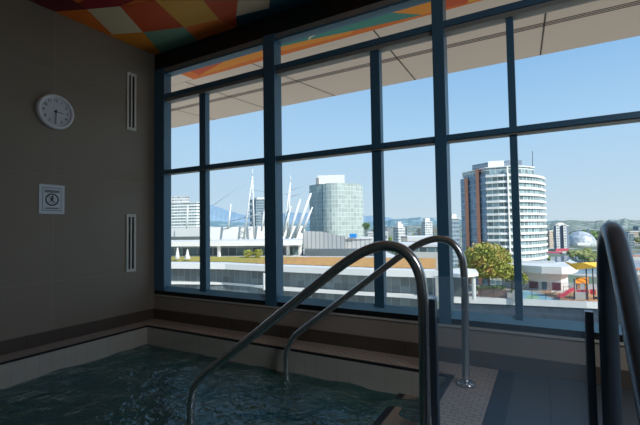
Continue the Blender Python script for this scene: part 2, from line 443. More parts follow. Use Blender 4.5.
# water surface with small choppy waves
wm, nt, b, out = new_mat('pool_water')
nt.nodes.remove(b)
trn = nt.nodes.new('ShaderNodeBsdfTransparent'); trn.inputs[0].default_value = (.45, .72, .66, 1)
dfw = nt.nodes.new('ShaderNodeBsdfDiffuse'); dfw.inputs[0].default_value = lin((46, 108, 102))
b = nt.nodes.new('ShaderNodeBsdfGlossy'); b.inputs['Roughness'].default_value = .03; b.inputs[0].default_value = (.78, .93, 1, 1)
body = nt.nodes.new('ShaderNodeMixShader'); body.inputs[0].default_value = .5
nt.links.new(trn.outputs[0], body.inputs[1]); nt.links.new(dfw.outputs[0], body.inputs[2])
frw = nt.nodes.new('ShaderNodeFresnel'); frw.inputs[0].default_value = 2.2
mx = nt.nodes.new('ShaderNodeMixShader'); nt.links.new(frw.outputs[0], mx.inputs[0])
nt.links.new(body.outputs[0], mx.inputs[1]); nt.links.new(b.outputs[0], mx.inputs[2]); nt.links.new(mx.outputs[0], out.inputs[0])
vec = coord(nt, 'Object')
n1 = noise(nt, vec, 5.5, 4, .55); n2 = noise(nt, vec, 17., 3, .5)
bump(nt, b, math_n(nt, 'ADD', n1, math_n(nt, 'MULTIPLY', n2, .35)), 1., .07)
nt.links.new(b.inputs['Normal'].links[0].from_socket, frw.inputs['Normal'])
MT['water'] = wm
wt = MB(); NX, NY = 150, 200
def wz(x, y):
    a = .5 + .5 * math.sin(1.1 * x + .7 * y)
    return WATER + 1.7 * (.3 + .7 * a) * (.007 * math.sin(9 * x + 5 * y + 2 * math.sin(3.1 * y)) + .006 * math.sin(-7 * x + 11 * y + 1.7 * math.sin(2.3 * x))
        + .004 * math.sin(19 * x + 8 * y + 2.1 * math.sin(5 * y - 3 * x)) + .003 * math.sin(6 * x - 23 * y + 1.3 * math.sin(7 * x)))
gx = [PX0 + (PX1 - PX0) * i / NX for i in range(NX + 1)]; gy = [-2.5 + (PY1 + 2.5) * j / NY for j in range(NY + 1)]
for i in range(NX):
    for j in range(NY):
        wt.face([(gx[i], gy[j], wz(gx[i], gy[j])), (gx[i + 1], gy[j], wz(gx[i + 1], gy[j])), (gx[i + 1], gy[j + 1], wz(gx[i + 1], gy[j + 1])), (gx[i], gy[j + 1], wz(gx[i], gy[j + 1]))], 0, None, True)
tag(O('pool_water', wt, 'water'), 'rippling dark teal water filling the indoor hot tub', 'water', kind='stuff')

# ================================================================== INDOOR THINGS
def smooth_path(pts, n=6):
    """Catmull-Rom through the points"""
    P = [Vector(p) for p in pts]; P = [P[0] * 2 - P[1]] + P + [P[-1] * 2 - P[-2]]; o = []
    for i in range(1, len(P) - 2):
        for k in range(n):
            t = k / n; a, b, c, d = P[i - 1], P[i], P[i + 1], P[i + 2]
            o.append(.5 * ((2 * b) + (c - a) * t + (2 * a - 5 * b + 4 * c - d) * t * t + (3 * b - a - 3 * c + d) * t ** 3))
    o.append(P[-2]); return o
prof = [(-.467, 0), (-.462, .3), (-.458, .62), (-.462, .75), (-.472, .815), (-.50, .875), (-.545, .918), (-.60, .934), (-.66, .93), (-.73, .906),
        (-.80, .868), (-.884, .812), (-1.034, .702), (-1.446, .397), (-1.70, .212), (-1.775, .15), (-1.825, .085), (-1.85, .0), (-1.855, -.12), (-1.855, -.6)]
def pool_rail(y, label):
    t = T('pool_handrail', label, 'handrail', (-.467, y, 0), 'stainless handrails over the pool steps')
    O('rail', MB().tube(smooth_path([(x, y, z) for x, z in prof], 5), .0235, 18), 'steel', t)
    O('base_flange', MB().lathe([(0, .022), (.045, .022), (.058, .016), (.06, 0), (0, 0)], (-.467, y, .0005), seg=28), 'steel', t)
    return t
pool_rail(2.70, 'arched stainless pool handrail nearer the windows, its round floor flange in view')
pool_rail(1.70, 'nearer arched stainless pool handrail crossing in front of the other one')
# right hand stair rail, descending towards the viewer
t = T('stair_handrail', 'thick dark steel stair handrail at the right edge, sloping down towards the viewer', 'handrail', (.178, 1.62, 0))
X, Y = .176, 1.62
O('rail', MB().tube(smooth_path([(X, Y, 0), (X, Y, .3), (X, Y, .62), (X, Y, .80), (X, Y - .012, .885), (X + .001, Y - .05, .955), (X + .002, Y - .11, .996), (X + .002, Y - .17, .992),
    (X + .002, Y - .24, .955), (X + .002, Y - .40, .82), (X + .002, Y - .60, .64), (X + .002, Y - 1.0, .29), (X + .002, Y - 1.06, .22), (X + .002, Y - 1.08, .1), (X + .002, Y - 1.08, -.498)], 5), .0275, 20), 'darksteel', t)
O('base_flange', MB().lathe([(0, .012), (.036, .012), (.039, .008), (.04, 0), (0, 0)], (X, Y, .0005), seg=28), 'darksteel', t)
# glass guard panel between the rails
t = T('glass_guard', 'clear glass guard panel with streaks, standing between the pool handrail and the stair rail', 'glass panel', (-.14, 1.675, 0))
gp = MB(); gp.box((-.40, 1.634, .04), (.118, 1.646, .815)); O('glass_pane', gp, 'railglass', t)
O('post', MB().box((-.417, 1.622, 0), (-.391, 1.658, .725)), 'darksteel', t)
O('post', MB().box((.112, 1.622, 0), (.136, 1.658, .722)), 'darksteel', t)

# wall clock
cy, cz = 1.997, 1.124 + 1.02
t = T('wall_clock', 'round white wall clock with black hands high on the left tiled wall', 'clock', (WX, cy, cz))
O('rim', MB().lathe([(.0, .001), (.163, .001), (.165, .02), (.158, .042), (.146, .046), (.136, .038), (.133, .024)], (WX, cy, cz), 'x', 48), 'clockwhite', t)
O('dial', MB().lathe([(.134, .024), (0, .024)], (WX, cy, cz), 'x', 48), 'clockface', t)
nm = MB()
def text_mesh(mb, s, size, cx, cyy, czz):
    cu = bpy.data.curves.new('numeral_text', 'FONT'); cu.body = s; cu.size = size; cu.align_x = 'CENTER'; cu.align_y = 'CENTER'; cu.offset = .0006
    ob = bpy.data.objects.new('numeral_text', cu); C.objects.link(ob)
    dg = bpy.context.evaluated_depsgraph_get(); me = bpy.data.meshes.new_from_object(ob.evaluated_get(dg))
    for p in me.polygons: mb.face([(cx, cyy + me.vertices[v].co.x, czz + me.vertices[v].co.y) for v in p.vertices])
    bpy.data.objects.remove(ob); bpy.data.curves.remove(cu); bpy.data.meshes.remove(me)
for h in range(1, 13):
    a = math.radians(90 - 30 * h); text_mesh(nm, str(h), .036, WX + .0252, cy + .105 * math.cos(a), cz + .105 * math.sin(a))
O('numerals', nm, 'ink', t)
def hand(ang, l, wd, dx, name):
    a = math.radians(ang); d = Vector((0, math.cos(a), math.sin(a))); c = Vector((WX + dx, cy, cz))
    O(name, MB().beam(c - d * .02, c + d * l, wd, .002), 'ink', t)
hand(-3, .066, .009, .029, 'hour_hand'); hand(-91, .092, .007, .032, 'minute_hand')
O('hub', MB().lathe([(.009, .026), (.009, .035), (0, .036)], (WX, cy, cz), 'x', 16), 'ink', t)

# wall notice: pictogram in a barred circle
y0, y1, z0, z1 = 1.873, 2.093, .165 + 1.02, .437 + 1.02; yc, zc = 1.983, 1.318
t = T('wall_notice', 'small white notice with a barred black circle pictogram on the left wall below the clock', 'sign', (WX, yc, z0))
O('sheet', MB().box((WX, y0, z0), (WX + .006, y1, z1)), 'paper', t)
xx = WX + .0072
fr = MB()
for a, b in (((y0 + .028, z0 + .028), (y1 - .028, z0 + .034)), ((y0 + .028, z1 - .034), (y1 - .028, z1 - .028)),
             ((y0 + .028, z0 + .028), (y0 + .033, z1 - .028)), ((y1 - .033, z0 + .028), (y1 - .028, z1 - .028)), ((y0 + .045, z1 - .075), (y1 - .045, z1 - .05)), ((y0 + .05, z0 + .045), (y1 - .05, z0 + .058))):
    fr.box((WX + .006, a[0], a[1]), (xx - .0006, b[0], b[1]))
O('printed_border', fr, 'inkgrey', t)
pg = MB()
pg.lathe([(.047, 0), (.047, .001), (.058, .001), (.058, 0)], (xx - .001, yc, zc), 'x', 36)
pg.lathe([(.0, .001), (.009, .001), (.009, 0)], (xx - .001, yc + .004, zc + .029), 'x', 14)
for p, q, wd in (((.002, .018), (-.004, -.008), .016), ((0, .014), (-.022, .0), .007), ((.002, .016), (.022, .006), .007), ((-.004, -.008), (.012, -.02), .009), ((.012, -.02), (.006, -.038), .008), ((-.004, -.008), (-.016, -.022), .009), ((-.016, -.022), (-.03, -.026), .008)):
    pg.beam((xx, yc + p[0], zc + p[1]), (xx, yc + q[0], zc + q[1]), wd, .0015)
pg.beam((xx + .001, yc - .037, zc + .037), (xx + .001, yc + .037, zc - .037), .008, .0015)
O('pictogram', pg, 'ink', t)

# slot vents
for z0, z1, lb in ((1.118 + 1.02, 1.765 + 1.02, 'tall narrow white slot vent, the upper of two on the left wall near the window'),
                   (-.452 + 1.02, .181 + 1.02, 'tall narrow white slot vent, the lower of two on the left wall near the window')):
    y0, y1 = 2.737, 2.852
    t = T('slot_vent', lb, 'vent', (WX, (y0 + y1) / 2, z0), 'slot vents on the left wall')
    f = MB()
    f.box((WX, y0, z0), (WX + .012, y0 + .024, z1)); f.box((WX, y1 - .024, z0), (WX + .012, y1, z1))
    f.box((WX, y0 + .024, z0), (WX + .012, y1 - .024, z0 + .03)); f.box((WX, y0 + .024, z1 - .03), (WX + .012, y1 - .024, z1))
    f.box((WX, (y0 + y1) / 2 - .009, z0 + .03), (WX + .01, (y0 + y1) / 2 + .009, z1 - .03))
    O('vent_frame', f, 'vent', t)
    q = MB(); q.face([(WX + .002, y0 + .02, z0 + .02), (WX + .002, y1 - .02, z0 + .02), (WX + .002, y1 - .02, z1 - .02), (WX + .002, y0 + .02, z1 - .02)])
    O('slot_backing', q, 'black', t)

# ================================================================== OUTSIDE
GZ = -30.0
def city_mat():
    mt, nt, b, _ = new_mat('city_ground')
    v = coord(nt, 'Object', 1.0)
    vo = nt.nodes.new('ShaderNodeTexVoronoi'); vo.inputs['Scale'].default_value = .035; nt.links.new(v, vo.inputs['Vector'])
    sp = nt.nodes.new('ShaderNodeSeparateColor'); nt.links.new(vo.outputs['Color'], sp.inputs[0])
    c = ramp(nt, sp.outputs[0], [(.0, lin((92, 108, 84))), (.45, lin((112, 124, 100))), (.6, lin((150, 152, 146))), (.8, lin((206, 202, 194))), (1., lin((150, 128, 112)))])
    n = noise(nt, v, .012, 4)
    nt.links.new(mixc(nt, math_n(nt, 'MULTIPLY', n, .7), c, lin((104, 118, 96))), b.inputs['Base Color']); b.inputs['Roughness'].default_value = .9
    return mt
MT['city'] = city_mat()
def hill_mat(name, c1, c2, c3, sc_):
    mt, nt, b, _ = new_mat(name); v = coord(nt, 'Object')
    vo = nt.nodes.new('ShaderNodeTexVoronoi'); vo.inputs['Scale'].default_value = sc_; nt.links.new(v, vo.inputs['Vector'])
    sp = nt.nodes.new('ShaderNodeSeparateColor'); nt.links.new(vo.outputs['Color'], sp.inputs[0])
    nt.links.new(ramp(nt, sp.outputs[1], [(.0, lin(c1)), (.55, lin(c2)), (.86, lin(c2)), (.9, lin(c3))]), b.inputs['Base Color']); b.inputs['Roughness'].default_value = 1
    b.inputs['Specular IOR Level'].default_value = 0
    return mt
MT['ridge_far'] = hill_mat('blue_mountain', (126, 152, 172), (134, 160, 178), (140, 166, 184), .002)  # distance haze put into the blues
MT['ridge_mid'] = hill_mat('blue_green_hill', (112, 142, 152), (122, 150, 156), (160, 176, 180), .01)  # haze mixed into the colour, turning the green bluish
MT['ridge_near'] = hill_mat('green_city_hill', (108, 124, 116), (128, 142, 134), (196, 196, 190), .045)  # greens whitened to carry the haze
MT['seawater'] = plain('inlet_water', (112, 138, 156), .15, 0, .15, .05)
MT['white'] = plain('white_cladding', (226, 224, 218), .5, 0, .05, .5)
MT['offwhite'] = plain('offwhite_render', (206, 202, 194), .6, 0, .08, .5)
MT['concrete'] = plain('pale_concrete', (182, 178, 170), .8, 0, .12, .6)
MT['asphalt'] = plain('grey_roofing', (150, 150, 146), .9, 0, .15, .4)
MT['wingglass'] = facade('wing_glass', (138, 146, 148), (104, 114, 116), 3.2, .0, 1.5, .05, 0, .15, .35)
MT['lobbyglass'] = facade('recessed_glass', (150, 158, 156), (84, 104, 106), 4, .08, 2.2, .12, 0, .2, .5)
MT['terracewall'] = facade('terrace_dark_wall', (62, 74, 86), (48, 60, 72), 3, .1, .8, .15, 0, .3, .3)
MT['shade'] = plain('shaded_wall', (96, 104, 104), .8, 0, .1, .4)  # dark grey walls; also painted shade in the stadium recess
MT['roof_strip'] = plain('white_roof', (236, 234, 228), .5, 0, .03, .2)
MT['mast'] = plain('mast_white', (228, 230, 228), .5, 0, .04, .2)
MT['cable'] = plain('cable_grey', (170, 182, 190), .6, 0, .05, .2)
MT['hotel_slab'] = facade('slab_hotel', (232, 232, 226), (112, 132, 136), 3.1, .5, 3.2, .08, 0, .3, .4)
MT['tower_grey'] = facade('grey_tower', (150, 162, 168), (98, 120, 134), 3.2, .38, 2.2, .12, 0, .3, .3)
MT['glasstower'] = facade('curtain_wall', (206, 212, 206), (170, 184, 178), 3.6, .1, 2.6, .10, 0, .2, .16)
MT['glasstower_dark'] = facade('curtain_wall_side', (160, 176, 176), (134, 154, 156), 3.6, .1, 2.6, .10, 0, .2, .14)  # darker copy of the curtain wall, flank shade put into its colour
MT['ribwall'] = facade('ribbed_grey_wall', (150, 152, 152), (196, 196, 192), 30, .0, 1.25, .22, 0, .5, .06)
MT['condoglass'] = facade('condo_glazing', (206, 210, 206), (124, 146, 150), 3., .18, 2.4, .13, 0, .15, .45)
MT['condoshade'] = facade('condo_glazing_shaded', (146, 166, 182), (110, 138, 160), 3., .14, 2.2, .10, 0, .2, .25)  # bluer, darker copy of the glazing with the shade in its colour
MT['orangepanel'] = plain('orange_panel', (206, 138, 108), .6, 0, .1, .3)  # orange paled to carry the outdoor haze
MT['band'] = plain('balcony_white', (240, 238, 232), .5, 0, .04, .3)
MT['dome'] = None
def dome_mat():
    mt, nt, b, _ = new_mat('dome_panels'); g = nt.nodes.new('ShaderNodeNewGeometry')
    wn = nt.nodes.new('ShaderNodeTexWhiteNoise'); nt.links.new(g.outputs['True Normal'], wn.inputs['Vector'])
    nt.links.new(mixc(nt, wn.outputs['Value'], lin((170, 178, 182)), lin((218, 222, 222))), b.inputs['Base Color'])
    b.inputs['Roughness'].default_value = .4; b.inputs['Metallic'].default_value = .25
    return mt
MT['dome'] = dome_mat()
MT['citywall'] = facade('pale_flats', (214, 212, 206), (138, 152, 158), 3., .45, 3., .2, 0, .3, .4)
MT['tanwall'] = facade('tan_flats', (196, 178, 160), (136, 132, 128), 3., .5, 3., .25, 0, .4, .3)
MT['redroof'] = plain('pink_red_roof', (206, 86, 104), .6, 0, .1, .1)
MT['bluegrey'] = plain('blue_grey_wall', (118, 132, 148), .7, 0, .12, .1)
MT['darkline'] = plain('dark_shadow_steel', (52, 60, 66), .8, 0, .1)  # shade beneath the viaduct deck, put into the colour
MT['trunk'] = plain('bark', (92, 76, 62), .9, 0, .2, 5)
MT['maple'] = leaf_mat('turning_maple_leaves', (104, 122, 52), (164, 166, 76), (208, 150, 88), .4)
MT['green'] = leaf_mat('green_leaves', (64, 88, 46), (96, 120, 58), (136, 148, 74), .6)
MT['olive'] = leaf_mat('olive_leaves', (96, 108, 60), (130, 136, 78), (160, 152, 92), .3)
MT['yellowgreen'] = leaf_mat('yellow_green_leaves', (120, 132, 54), (166, 168, 74), (190, 180, 90), .8)
MT['blue'] = plain('bright_blue_panel', (40, 140, 216), .5, 0, .05)
MT['yellowsail'] = plain('yellow_shade_fabric', (246, 190, 70), .7, 0, .08, 1)
MT['orangeplay'] = plain('orange_plastic', (238, 144, 34), .4, 0, .05)
MT['redplay'] = plain('red_plastic', (200, 62, 84), .4, 0, .05)
MT['panelgrey'] = plain('climbing_panel_grey', (188, 180, 176), .5, 0, .06)
MT['playsteel'] = plain('dark_play_post', (62, 66, 72), .5, 0, .1)
MT['whiteplay'] = plain('white_plastic', (226, 226, 222), .4, 0, .05)
MT['rubberblue'] = plain('blue_rubber', (150, 190, 206), .9, 0, .1, .8)
MT['rubbergreen'] = plain('green_rubber', (160, 192, 152), .9, 0, .1, .8)
MT['rubberorange'] = plain('orange_rubber', (206, 148, 104), .9, 0, .12, .8)
MT['paving'] = plain('terrace_paving', (176, 168, 160), .85, 0, .12, .5)
MT['pinkbrick'] = tiles('pink_brick', (196, 146, 126), (170, 140, 128), .6, .25, .02, .5, .8, .2)
MT['darkred'] = plain('dark_red_window', (122, 66, 74), .4, 0, .1)
MT['paneblue'] = plain('blue_grey_glazing', (98, 118, 128), .25, 0, .15, .6)

# ground, inlet and hills
S('ground', MB().box((-9000, 40, GZ - 6), (9000, 12000, GZ)), 'city')
wq = MB(); wq.prism([on_z(515, 273, GZ + .3)[:2], on_z(700, 273, GZ + .3)[:2], on_z(700, 254, GZ + .3)[:2], on_z(590, 254, GZ + .3)[:2], on_z(552, 257, GZ + .3)[:2], on_z(515, 262, GZ + .3)[:2]], GZ + .05, GZ + .3)
S('river', wq, 'seawater')
def ridge(pts, t, m, t0=.82, base=252):
    mb = MB(); q = []
    for (a, b), (c, d) in zip(pts[:-1], pts[1:]):
        n = max(2, int(abs(c - a) / 4))
        for k in range(n): q.append((a + (c - a) * k / n, b + (d - b) * k / n + rnd.uniform(-.7, .7)))
    q.append(pts[-1])
    top = [at(x, y, t) for x, y in q]; bot = [at(x, y, t * t0) for x, y in q]; back = [at(x, y, t * 1.2) for x, y in q]
    for i in range(len(q) - 1):
        a = Vector((bot[i].x, bot[i].y, GZ)); b = Vector((bot[i + 1].x, bot[i + 1].y, GZ))
        ma = (a + top[i]) / 2 + Vector((0, 0, rnd.uniform(-1, 1) * top[i].z * .06)); 
        mb.face([a, b, top[i + 1], top[i]])
        c = Vector((back[i].x, back[i].y, GZ)); d = Vector((back[i + 1].x, back[i + 1].y, GZ))
        mb.face([top[i], top[i + 1], d, c])
    return S('hills', mb, m)
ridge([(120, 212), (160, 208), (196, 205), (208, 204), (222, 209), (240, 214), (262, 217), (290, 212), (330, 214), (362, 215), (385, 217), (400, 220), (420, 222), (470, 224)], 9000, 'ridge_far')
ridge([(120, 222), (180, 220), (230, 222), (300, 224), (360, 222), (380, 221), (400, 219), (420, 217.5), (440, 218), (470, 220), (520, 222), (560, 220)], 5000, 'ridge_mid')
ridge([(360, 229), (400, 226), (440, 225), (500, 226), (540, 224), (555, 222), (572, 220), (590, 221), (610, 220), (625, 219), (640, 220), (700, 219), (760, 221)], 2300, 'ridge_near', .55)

# ---------------------------------------------------------------- helpers
def poly_at(cols, ext):
    """plan polygon: front points (px, depth) seen left to right, closed by a copy pushed back by ext"""
    f = [at(px, 226, t) for px, t in cols]
    mid = (cols[0][0] + cols[-1][0]) / 2
    d = ray(cols[0][0] if mid > 320 else cols[-1][0], 226)      # side walls run along the sight line of the inner corner
    bk = Vector((d.x, d.y, 0)).normalized() * ext
    return [(p.x, p.y) for p in f] + [((p + bk).x, (p + bk).y) for p in reversed(f)]
def zt(px, py, t): return at(px, py, t).z
def inset(poly, k):
    cx = sum(p[0] for p in poly) / len(poly); cy_ = sum(p[1] for p in poly) / len(poly)
    return [(cx + (p[0] - cx) * k, cy_ + (p[1] - cy_) * k) for p in poly]
def centre(poly, z): return (sum(p[0] for p in poly) / len(poly), sum(p[1] for p in poly) / len(poly), z)
def block(name, label, cat, cols, ext, z0, z1, wall, roof='offwhite', cap=.5, pent=None, group=None, pmat='white'):
    P = poly_at(cols, ext); t = T(name, label, cat, centre(P, z0), group)
    O('wall', MB().prism(P, z0, z1), wall, t)
    O('roof', MB().prism(inset(P, 1.03), z1, z1 + cap), roof, t)
    if pent:
        for (k, h) in pent: O('penthouse', MB().prism(inset(P, k), z1 + cap, z1 + cap + h), pmat, t)
    return t
def tree(label, base, h, rad, mat_, n=500, leaf=.28, group=None, trunk=.14, name='tree', cat='tree', lobes=5):
    base = Vector(base); t = T(name, label, cat, base, group)
    tk = MB(); tk.tube([base, base + Vector((.05, 0, h * .35)), base + Vector((0, .05, h * .75))], [trunk, trunk * .8, trunk * .3], 8)
    for k in range(4):
        a = rnd.uniform(0, 6.28); s0 = base + Vector((0, 0, h * (.3 + .1 * k)))
        tk.tube([s0, s0 + Vector((math.cos(a) * rad * .5, math.sin(a) * rad * .5, h * .2))], [trunk * .5, trunk * .2], 6)
    O('trunk', tk, 'trunk', t)
    lf = MB(); cz_ = h - rad * .8
    lf.leaves(base + Vector((0, 0, cz_)), (rad, rad, rad * .8), n // 2, leaf)
    for k in range(lobes):
        a = rnd.uniform(0, 6.28); q = rnd.uniform(.4, .7)
        lf.leaves(base + Vector((math.cos(a) * rad * q, math.sin(a) * rad * q, cz_ + rnd.uniform(-.45, .35) * rad)), (rad * .55,) * 3, n // (2 * lobes), leaf)
    O('foliage', lf, mat_, t)
    return t

# ---------------------------------------------------------------- curved wing below the window
fas = [(120, 263), (172, 263.5), (225, 264), (266, 265.8), (283, 266.2), (330, 268), (370, 269.5), (430, 271), (439, 271.3)]
led = [(120, 281), (172, 282), (225, 282.5), (250, 284.3), (266, 286.6), (283, 288.2), (340, 291.5), (400, 294.8), (439, 297.8)]
ZR = -6.0; ZL = -10.0
F_ = [on_z(px, py, ZR) for px, py in fas]; L_ = [on_z(px, py, ZL) for px, py in led]
back = Vector((_F.x, _F.y, 0)).normalized()
Fp = [(p.x, p.y) for p in F_]; Bp = [((p + back * 70).x, (p + back * 70).y) for p in F_]
def shift(poly, d): return [(p[0] + back.x * d, p[1] + back.y * d) for p in poly]
t = T('terrace_wing', 'long curved white edged building wing with glazed storeys just below the windows', 'building', centre(Fp, GZ))
wingpoly = shift(Fp, 2.2) + list(reversed(Bp))
O('glazed_wall', MB().prism(wingpoly, ZL - 3.6, ZR - 1.05), 'wingglass', t)
O('lower_wall', MB().prism(shift(Fp, 2.0) + list(reversed(Bp)), GZ, ZL - 3.6), 'shade', t)
O('roof_fascia', MB().prism(Fp + list(reversed(Bp)), ZR - 1.05, ZR), 'white', t)
Lp = [(p.x, p.y) for p in L_]
O('ledge', MB().prism(Lp + list(reversed(shift(Lp, 14))), ZL - .45, ZL), 'white', t)
for px in (264, 358):
    p = on_z(px, 268, ZR); p = p + back * 1.0
    O('column', MB().lathe([(.35, 0), (.35, ZR - ZL - 1.05)], (p.x, p.y, ZL), seg=14), 'white', t)
# roof planting
sd = MB()
f0 = [(150, 261.5), (172, 261.6), (225, 262), (266, 264), (283, 264.3), (330, 266), (370, 267.5), (436, 269)]
b0 = [(150, 257), (172, 256.8), (225, 256.8), (266, 257), (283, 257), (330, 257.2), (370, 257.6), (436, 258.5)]
for i in range(len(f0) - 1):
    a, b = on_z(*f0[i], ZR + .02), on_z(*f0[i + 1], ZR + .02); c, d = on_z(*b0[i + 1], ZR + .3), on_z(*b0[i], ZR + .3)
    N = 10; Mx = 5
    for u in range(N):
        for v in range(Mx):
            def pt(uu, vv):
                q = (a.lerp(b, uu / N)).lerp(d.lerp(c, uu / N), vv / Mx); return q + Vector((0, 0, .06 + .05 * math.sin(q.x * 3.1) * math.sin(q.y * 2.7)))
            sd.face([pt(u, v), pt(u + 1, v), pt(u + 1, v + 1), pt(u, v + 1)])
mt, nt, b, _ = new_mat('sedum_planting'); tc = nt.nodes.new('ShaderNodeTexCoord')
gm = nt.nodes.new('ShaderNodeNewGeometry'); sp = nt.nodes.new('ShaderNodeSeparateXYZ'); nt.links.new(gm.outputs['Position'], sp.inputs[0])
xg = on_z(250, 262, ZR).x
fx = math_n(nt, 'MULTIPLY', math_n(nt, 'SUBTRACT', sp.outputs[0], xg - 4), 1 / 14)
nz = noise(nt, gm.outputs['Position'], .5, 5, .65)
fx = math_n(nt, 'ADD', fx, math_n(nt, 'MULTIPLY', math_n(nt, 'SUBTRACT', nz, .5), 1.2))
cA = ramp(nt, fx, [(.0, lin((170, 172, 66))), (.45, lin((186, 166, 80))), (.8, lin((214, 156, 88))), (1., lin((222, 168, 96)))])
nt.links.new(mixc(nt, math_n(nt, 'MULTIPLY', noise(nt, gm.outputs['Position'], 1.1, 5, .7), .9), cA, lin((150, 108, 60))), b.inputs['Base Color']); b.inputs['Roughness'].default_value = .95
MT['sedum'] = mt
tag(O('roof_planting', sd, 'sedum'), 'low orange and green sedum carpet planted on the curved roof below the windows', 'plants', kind='stuff')

# recessed storey with white canopy behind the planting
cols = [(140, 104), (172, 102), (225, 100), (266, 99), (302, 98)]
P = poly_at(cols, 13); zc0 = zt(230, 246, 100); zc1 = zt(230, 240.8, 100)
t = T('canopy_building', 'low white canopied storey with recessed glazing behind the roof planting', 'building', centre(P, ZR))
O('canopy', MB().prism(P, zc0, zc1), 'white', t)
O('recessed_wall', MB().prism(shift(poly_at(cols, 6), 6.5), ZR, zc0), 'lobbyglass', t)
for px in (219, 300, 288): 
    p = at(px, 250, 101.5); O('column', MB().box((p.x - .3, p.y - .3, ZR), (p.x + .3, p.y + .3, zc0)), 'white', t)
for px, w_, lb in ((177.5, 1.3, 'tall white folded parasol at the left end of the planted roof'), (187.5, 1.6, 'white folded parasol right beside the thin window bar on the planted roof')):
    p = on_z(px, 261.3, ZR); h = 3.1 if px < 180 else 2.7
    t = T('folded_parasol', lb, 'parasol', (p.x, p.y, ZR), 'folded white parasols on the planted roof')
    O('folded_canopy', MB().lathe([(.0, h), (.12, h * .97), (.32, h * .6), (w_ / 2.2, h * .18), (.12, h * .14)], (p.x, p.y, ZR), seg=10), 'white', t)
    O('pole', MB().tube([(p.x, p.y, ZR), (p.x, p.y, ZR + h * .3)], .07, 8), 'mast', t)
for px, py, r, lb in ((248, 259, 1.55, 'round yellow green shrub on the planted roof, left of its twin'), (258.5, 259, 1.5, 'round yellow green shrub on the planted roof, nearest the thick mullion')):
    p = on_z(px, py, ZR)
    tree(lb, (p.x, p.y, ZR), 2.3, r * .8, 'yellowgreen', 260, .22, 'shrubs on the planted roof', .07, 'shrub', 'shrub', 3)

# stadium: white drum roof with raking masts
Pst = poly_at([(110, 300), (150, 270), (200, 255), (250, 252), (296, 256), (304, 262)], 60)
z1 = zt(250, 226.5, 252)
t = T('stadium', 'huge white roofed stadium drum in the left panes, ringed by raking masts', 'stadium', centre(Pst, GZ))
O('bowl', MB().prism(Pst, GZ, z1 - 9), 'offwhite', t)
O('roof_ring', MB().prism(inset(Pst, 1.01), z1 - 9, z1, smooth=False), 'roof_strip', t)
p0, p1 = poly_at([(165, 246), (195, 244), (208, 244)], 2), None
O('shaded_recess', MB().prism(p0, zt(190, 241, 245), zt(190, 236.5, 245)), 'shade', t)  # solid dark bar painting in the shade of a recess
def mast(label, top, feet, tt, r=.42, lattice=False, spike=0):
    a = at(*top, tt); t = T('stadium_mast', label, 'mast', at(*feet[0], tt), 'raking masts around the stadium')
    if lattice:
        fs = [at(*f, tt) for f in feet]
        for f in fs: O('leg', MB().tube([f, a], [r, r * .6], 8), 'mast', t)
        br = MB()
        for k in range(1, 10):
            u, v = k / 10, (k + .8) / 10
            br.tube([fs[0].lerp(a, u), fs[1].lerp(a, min(v, 1))], r * .35, 5); br.tube([fs[1].lerp(a, u), fs[0].lerp(a, min(v, 1))], r * .35, 5)
        O('bracing', br, 'cable', t)
    else:
        O('shaft', MB().tube([at(*feet[0], tt), at(*feet[0], tt).lerp(a, .5), a], [r, r * 1.15, r * .6], 10), 'mast', t)
    if spike: O('spire', MB().tube([a, a + Vector((0, 0, spike))], r * .4, 6), 'mast', t)
mast('slim white mast in front of the slab apartment block at far left', (188, 205), [(186.6, 229)], 246, .38)
mast('short white mast standing alone left of the tallest lattice mast', (231, 204), [(228, 229)], 246, .5)
mast('tallest white lattice mast with two legs left of the thick mullion', (252.5, 176), [(244, 238), (254.3, 238)], 246, .55, True, 4.5)
mast('white mast partly hidden by the left edge of the thick mullion', (265.5, 204), [(261.5, 231)], 246, .6)
mast('lattice mast with a pointed spire just right of the thick mullion', (290.5, 182), [(283, 236), (287.5, 236)], 246, .55, True, 4)
mast('first thick white raking mast right of the thick mullion', (291, 206), [(284, 232)], 244, .6)
mast('second thick white raking mast, left of the glass tower', (300.5, 199), [(288.5, 237)], 244, .75)
mast('longest thick white raking mast leaning towards the glass tower', (311, 193), [(294.5, 238)], 244, .95)
mast('thin white raking mast beside the foot of the glass tower', (312.5, 207), [(301.5, 233)], 244, .7)
for k, (a, b, lb) in enumerate((((252.5, 178), (212, 206), 'thin grey stay cable falling left from the tallest lattice mast'), ((252.5, 190), (300, 196), 'thin grey stay cable running right from the tallest lattice mast'),
      ((228, 222), (266, 212), 'pale stay cable rising from the short mast to the thick mullion'), ((290.5, 190), (311, 184), 'upper thin stay cable between the spired mast and the glass tower'),
      ((290.5, 197), (311, 190), 'lower thin stay cable between the spired mast and the glass tower'))):
    o_ = O('stay_cable', MB().tube([at(*a, 247 + k * .8), at(*b, 247 + k * .8)], .13 if k != 2 else .3, 6), 'cable'); tag(o_, lb, 'cable', 'stay cables of the stadium masts')

# slab apartment block, grey tower
t = block('apartment_block', 'white slab apartment block with dark balcony bands at far left', 'building', [(140, 420), (196, 408), (203, 412)], 20, GZ, zt(190, 203, 410), 'hotel_slab', 'white', .6)
P = poly_at([(140, 424), (189.5, 416)], 14); O('penthouse', MB().prism(P, zt(190, 203, 410) + .6, zt(190, 195.5, 412)), 'citywall', t)
block('grey_tower', 'grey banded tower behind the tallest lattice mast', 'building', [(250, 490), (256, 478), (272, 482)], 22, GZ, zt(260, 200, 480), 'tower_grey', 'tower_grey', 1, [(.7, 2.5)])

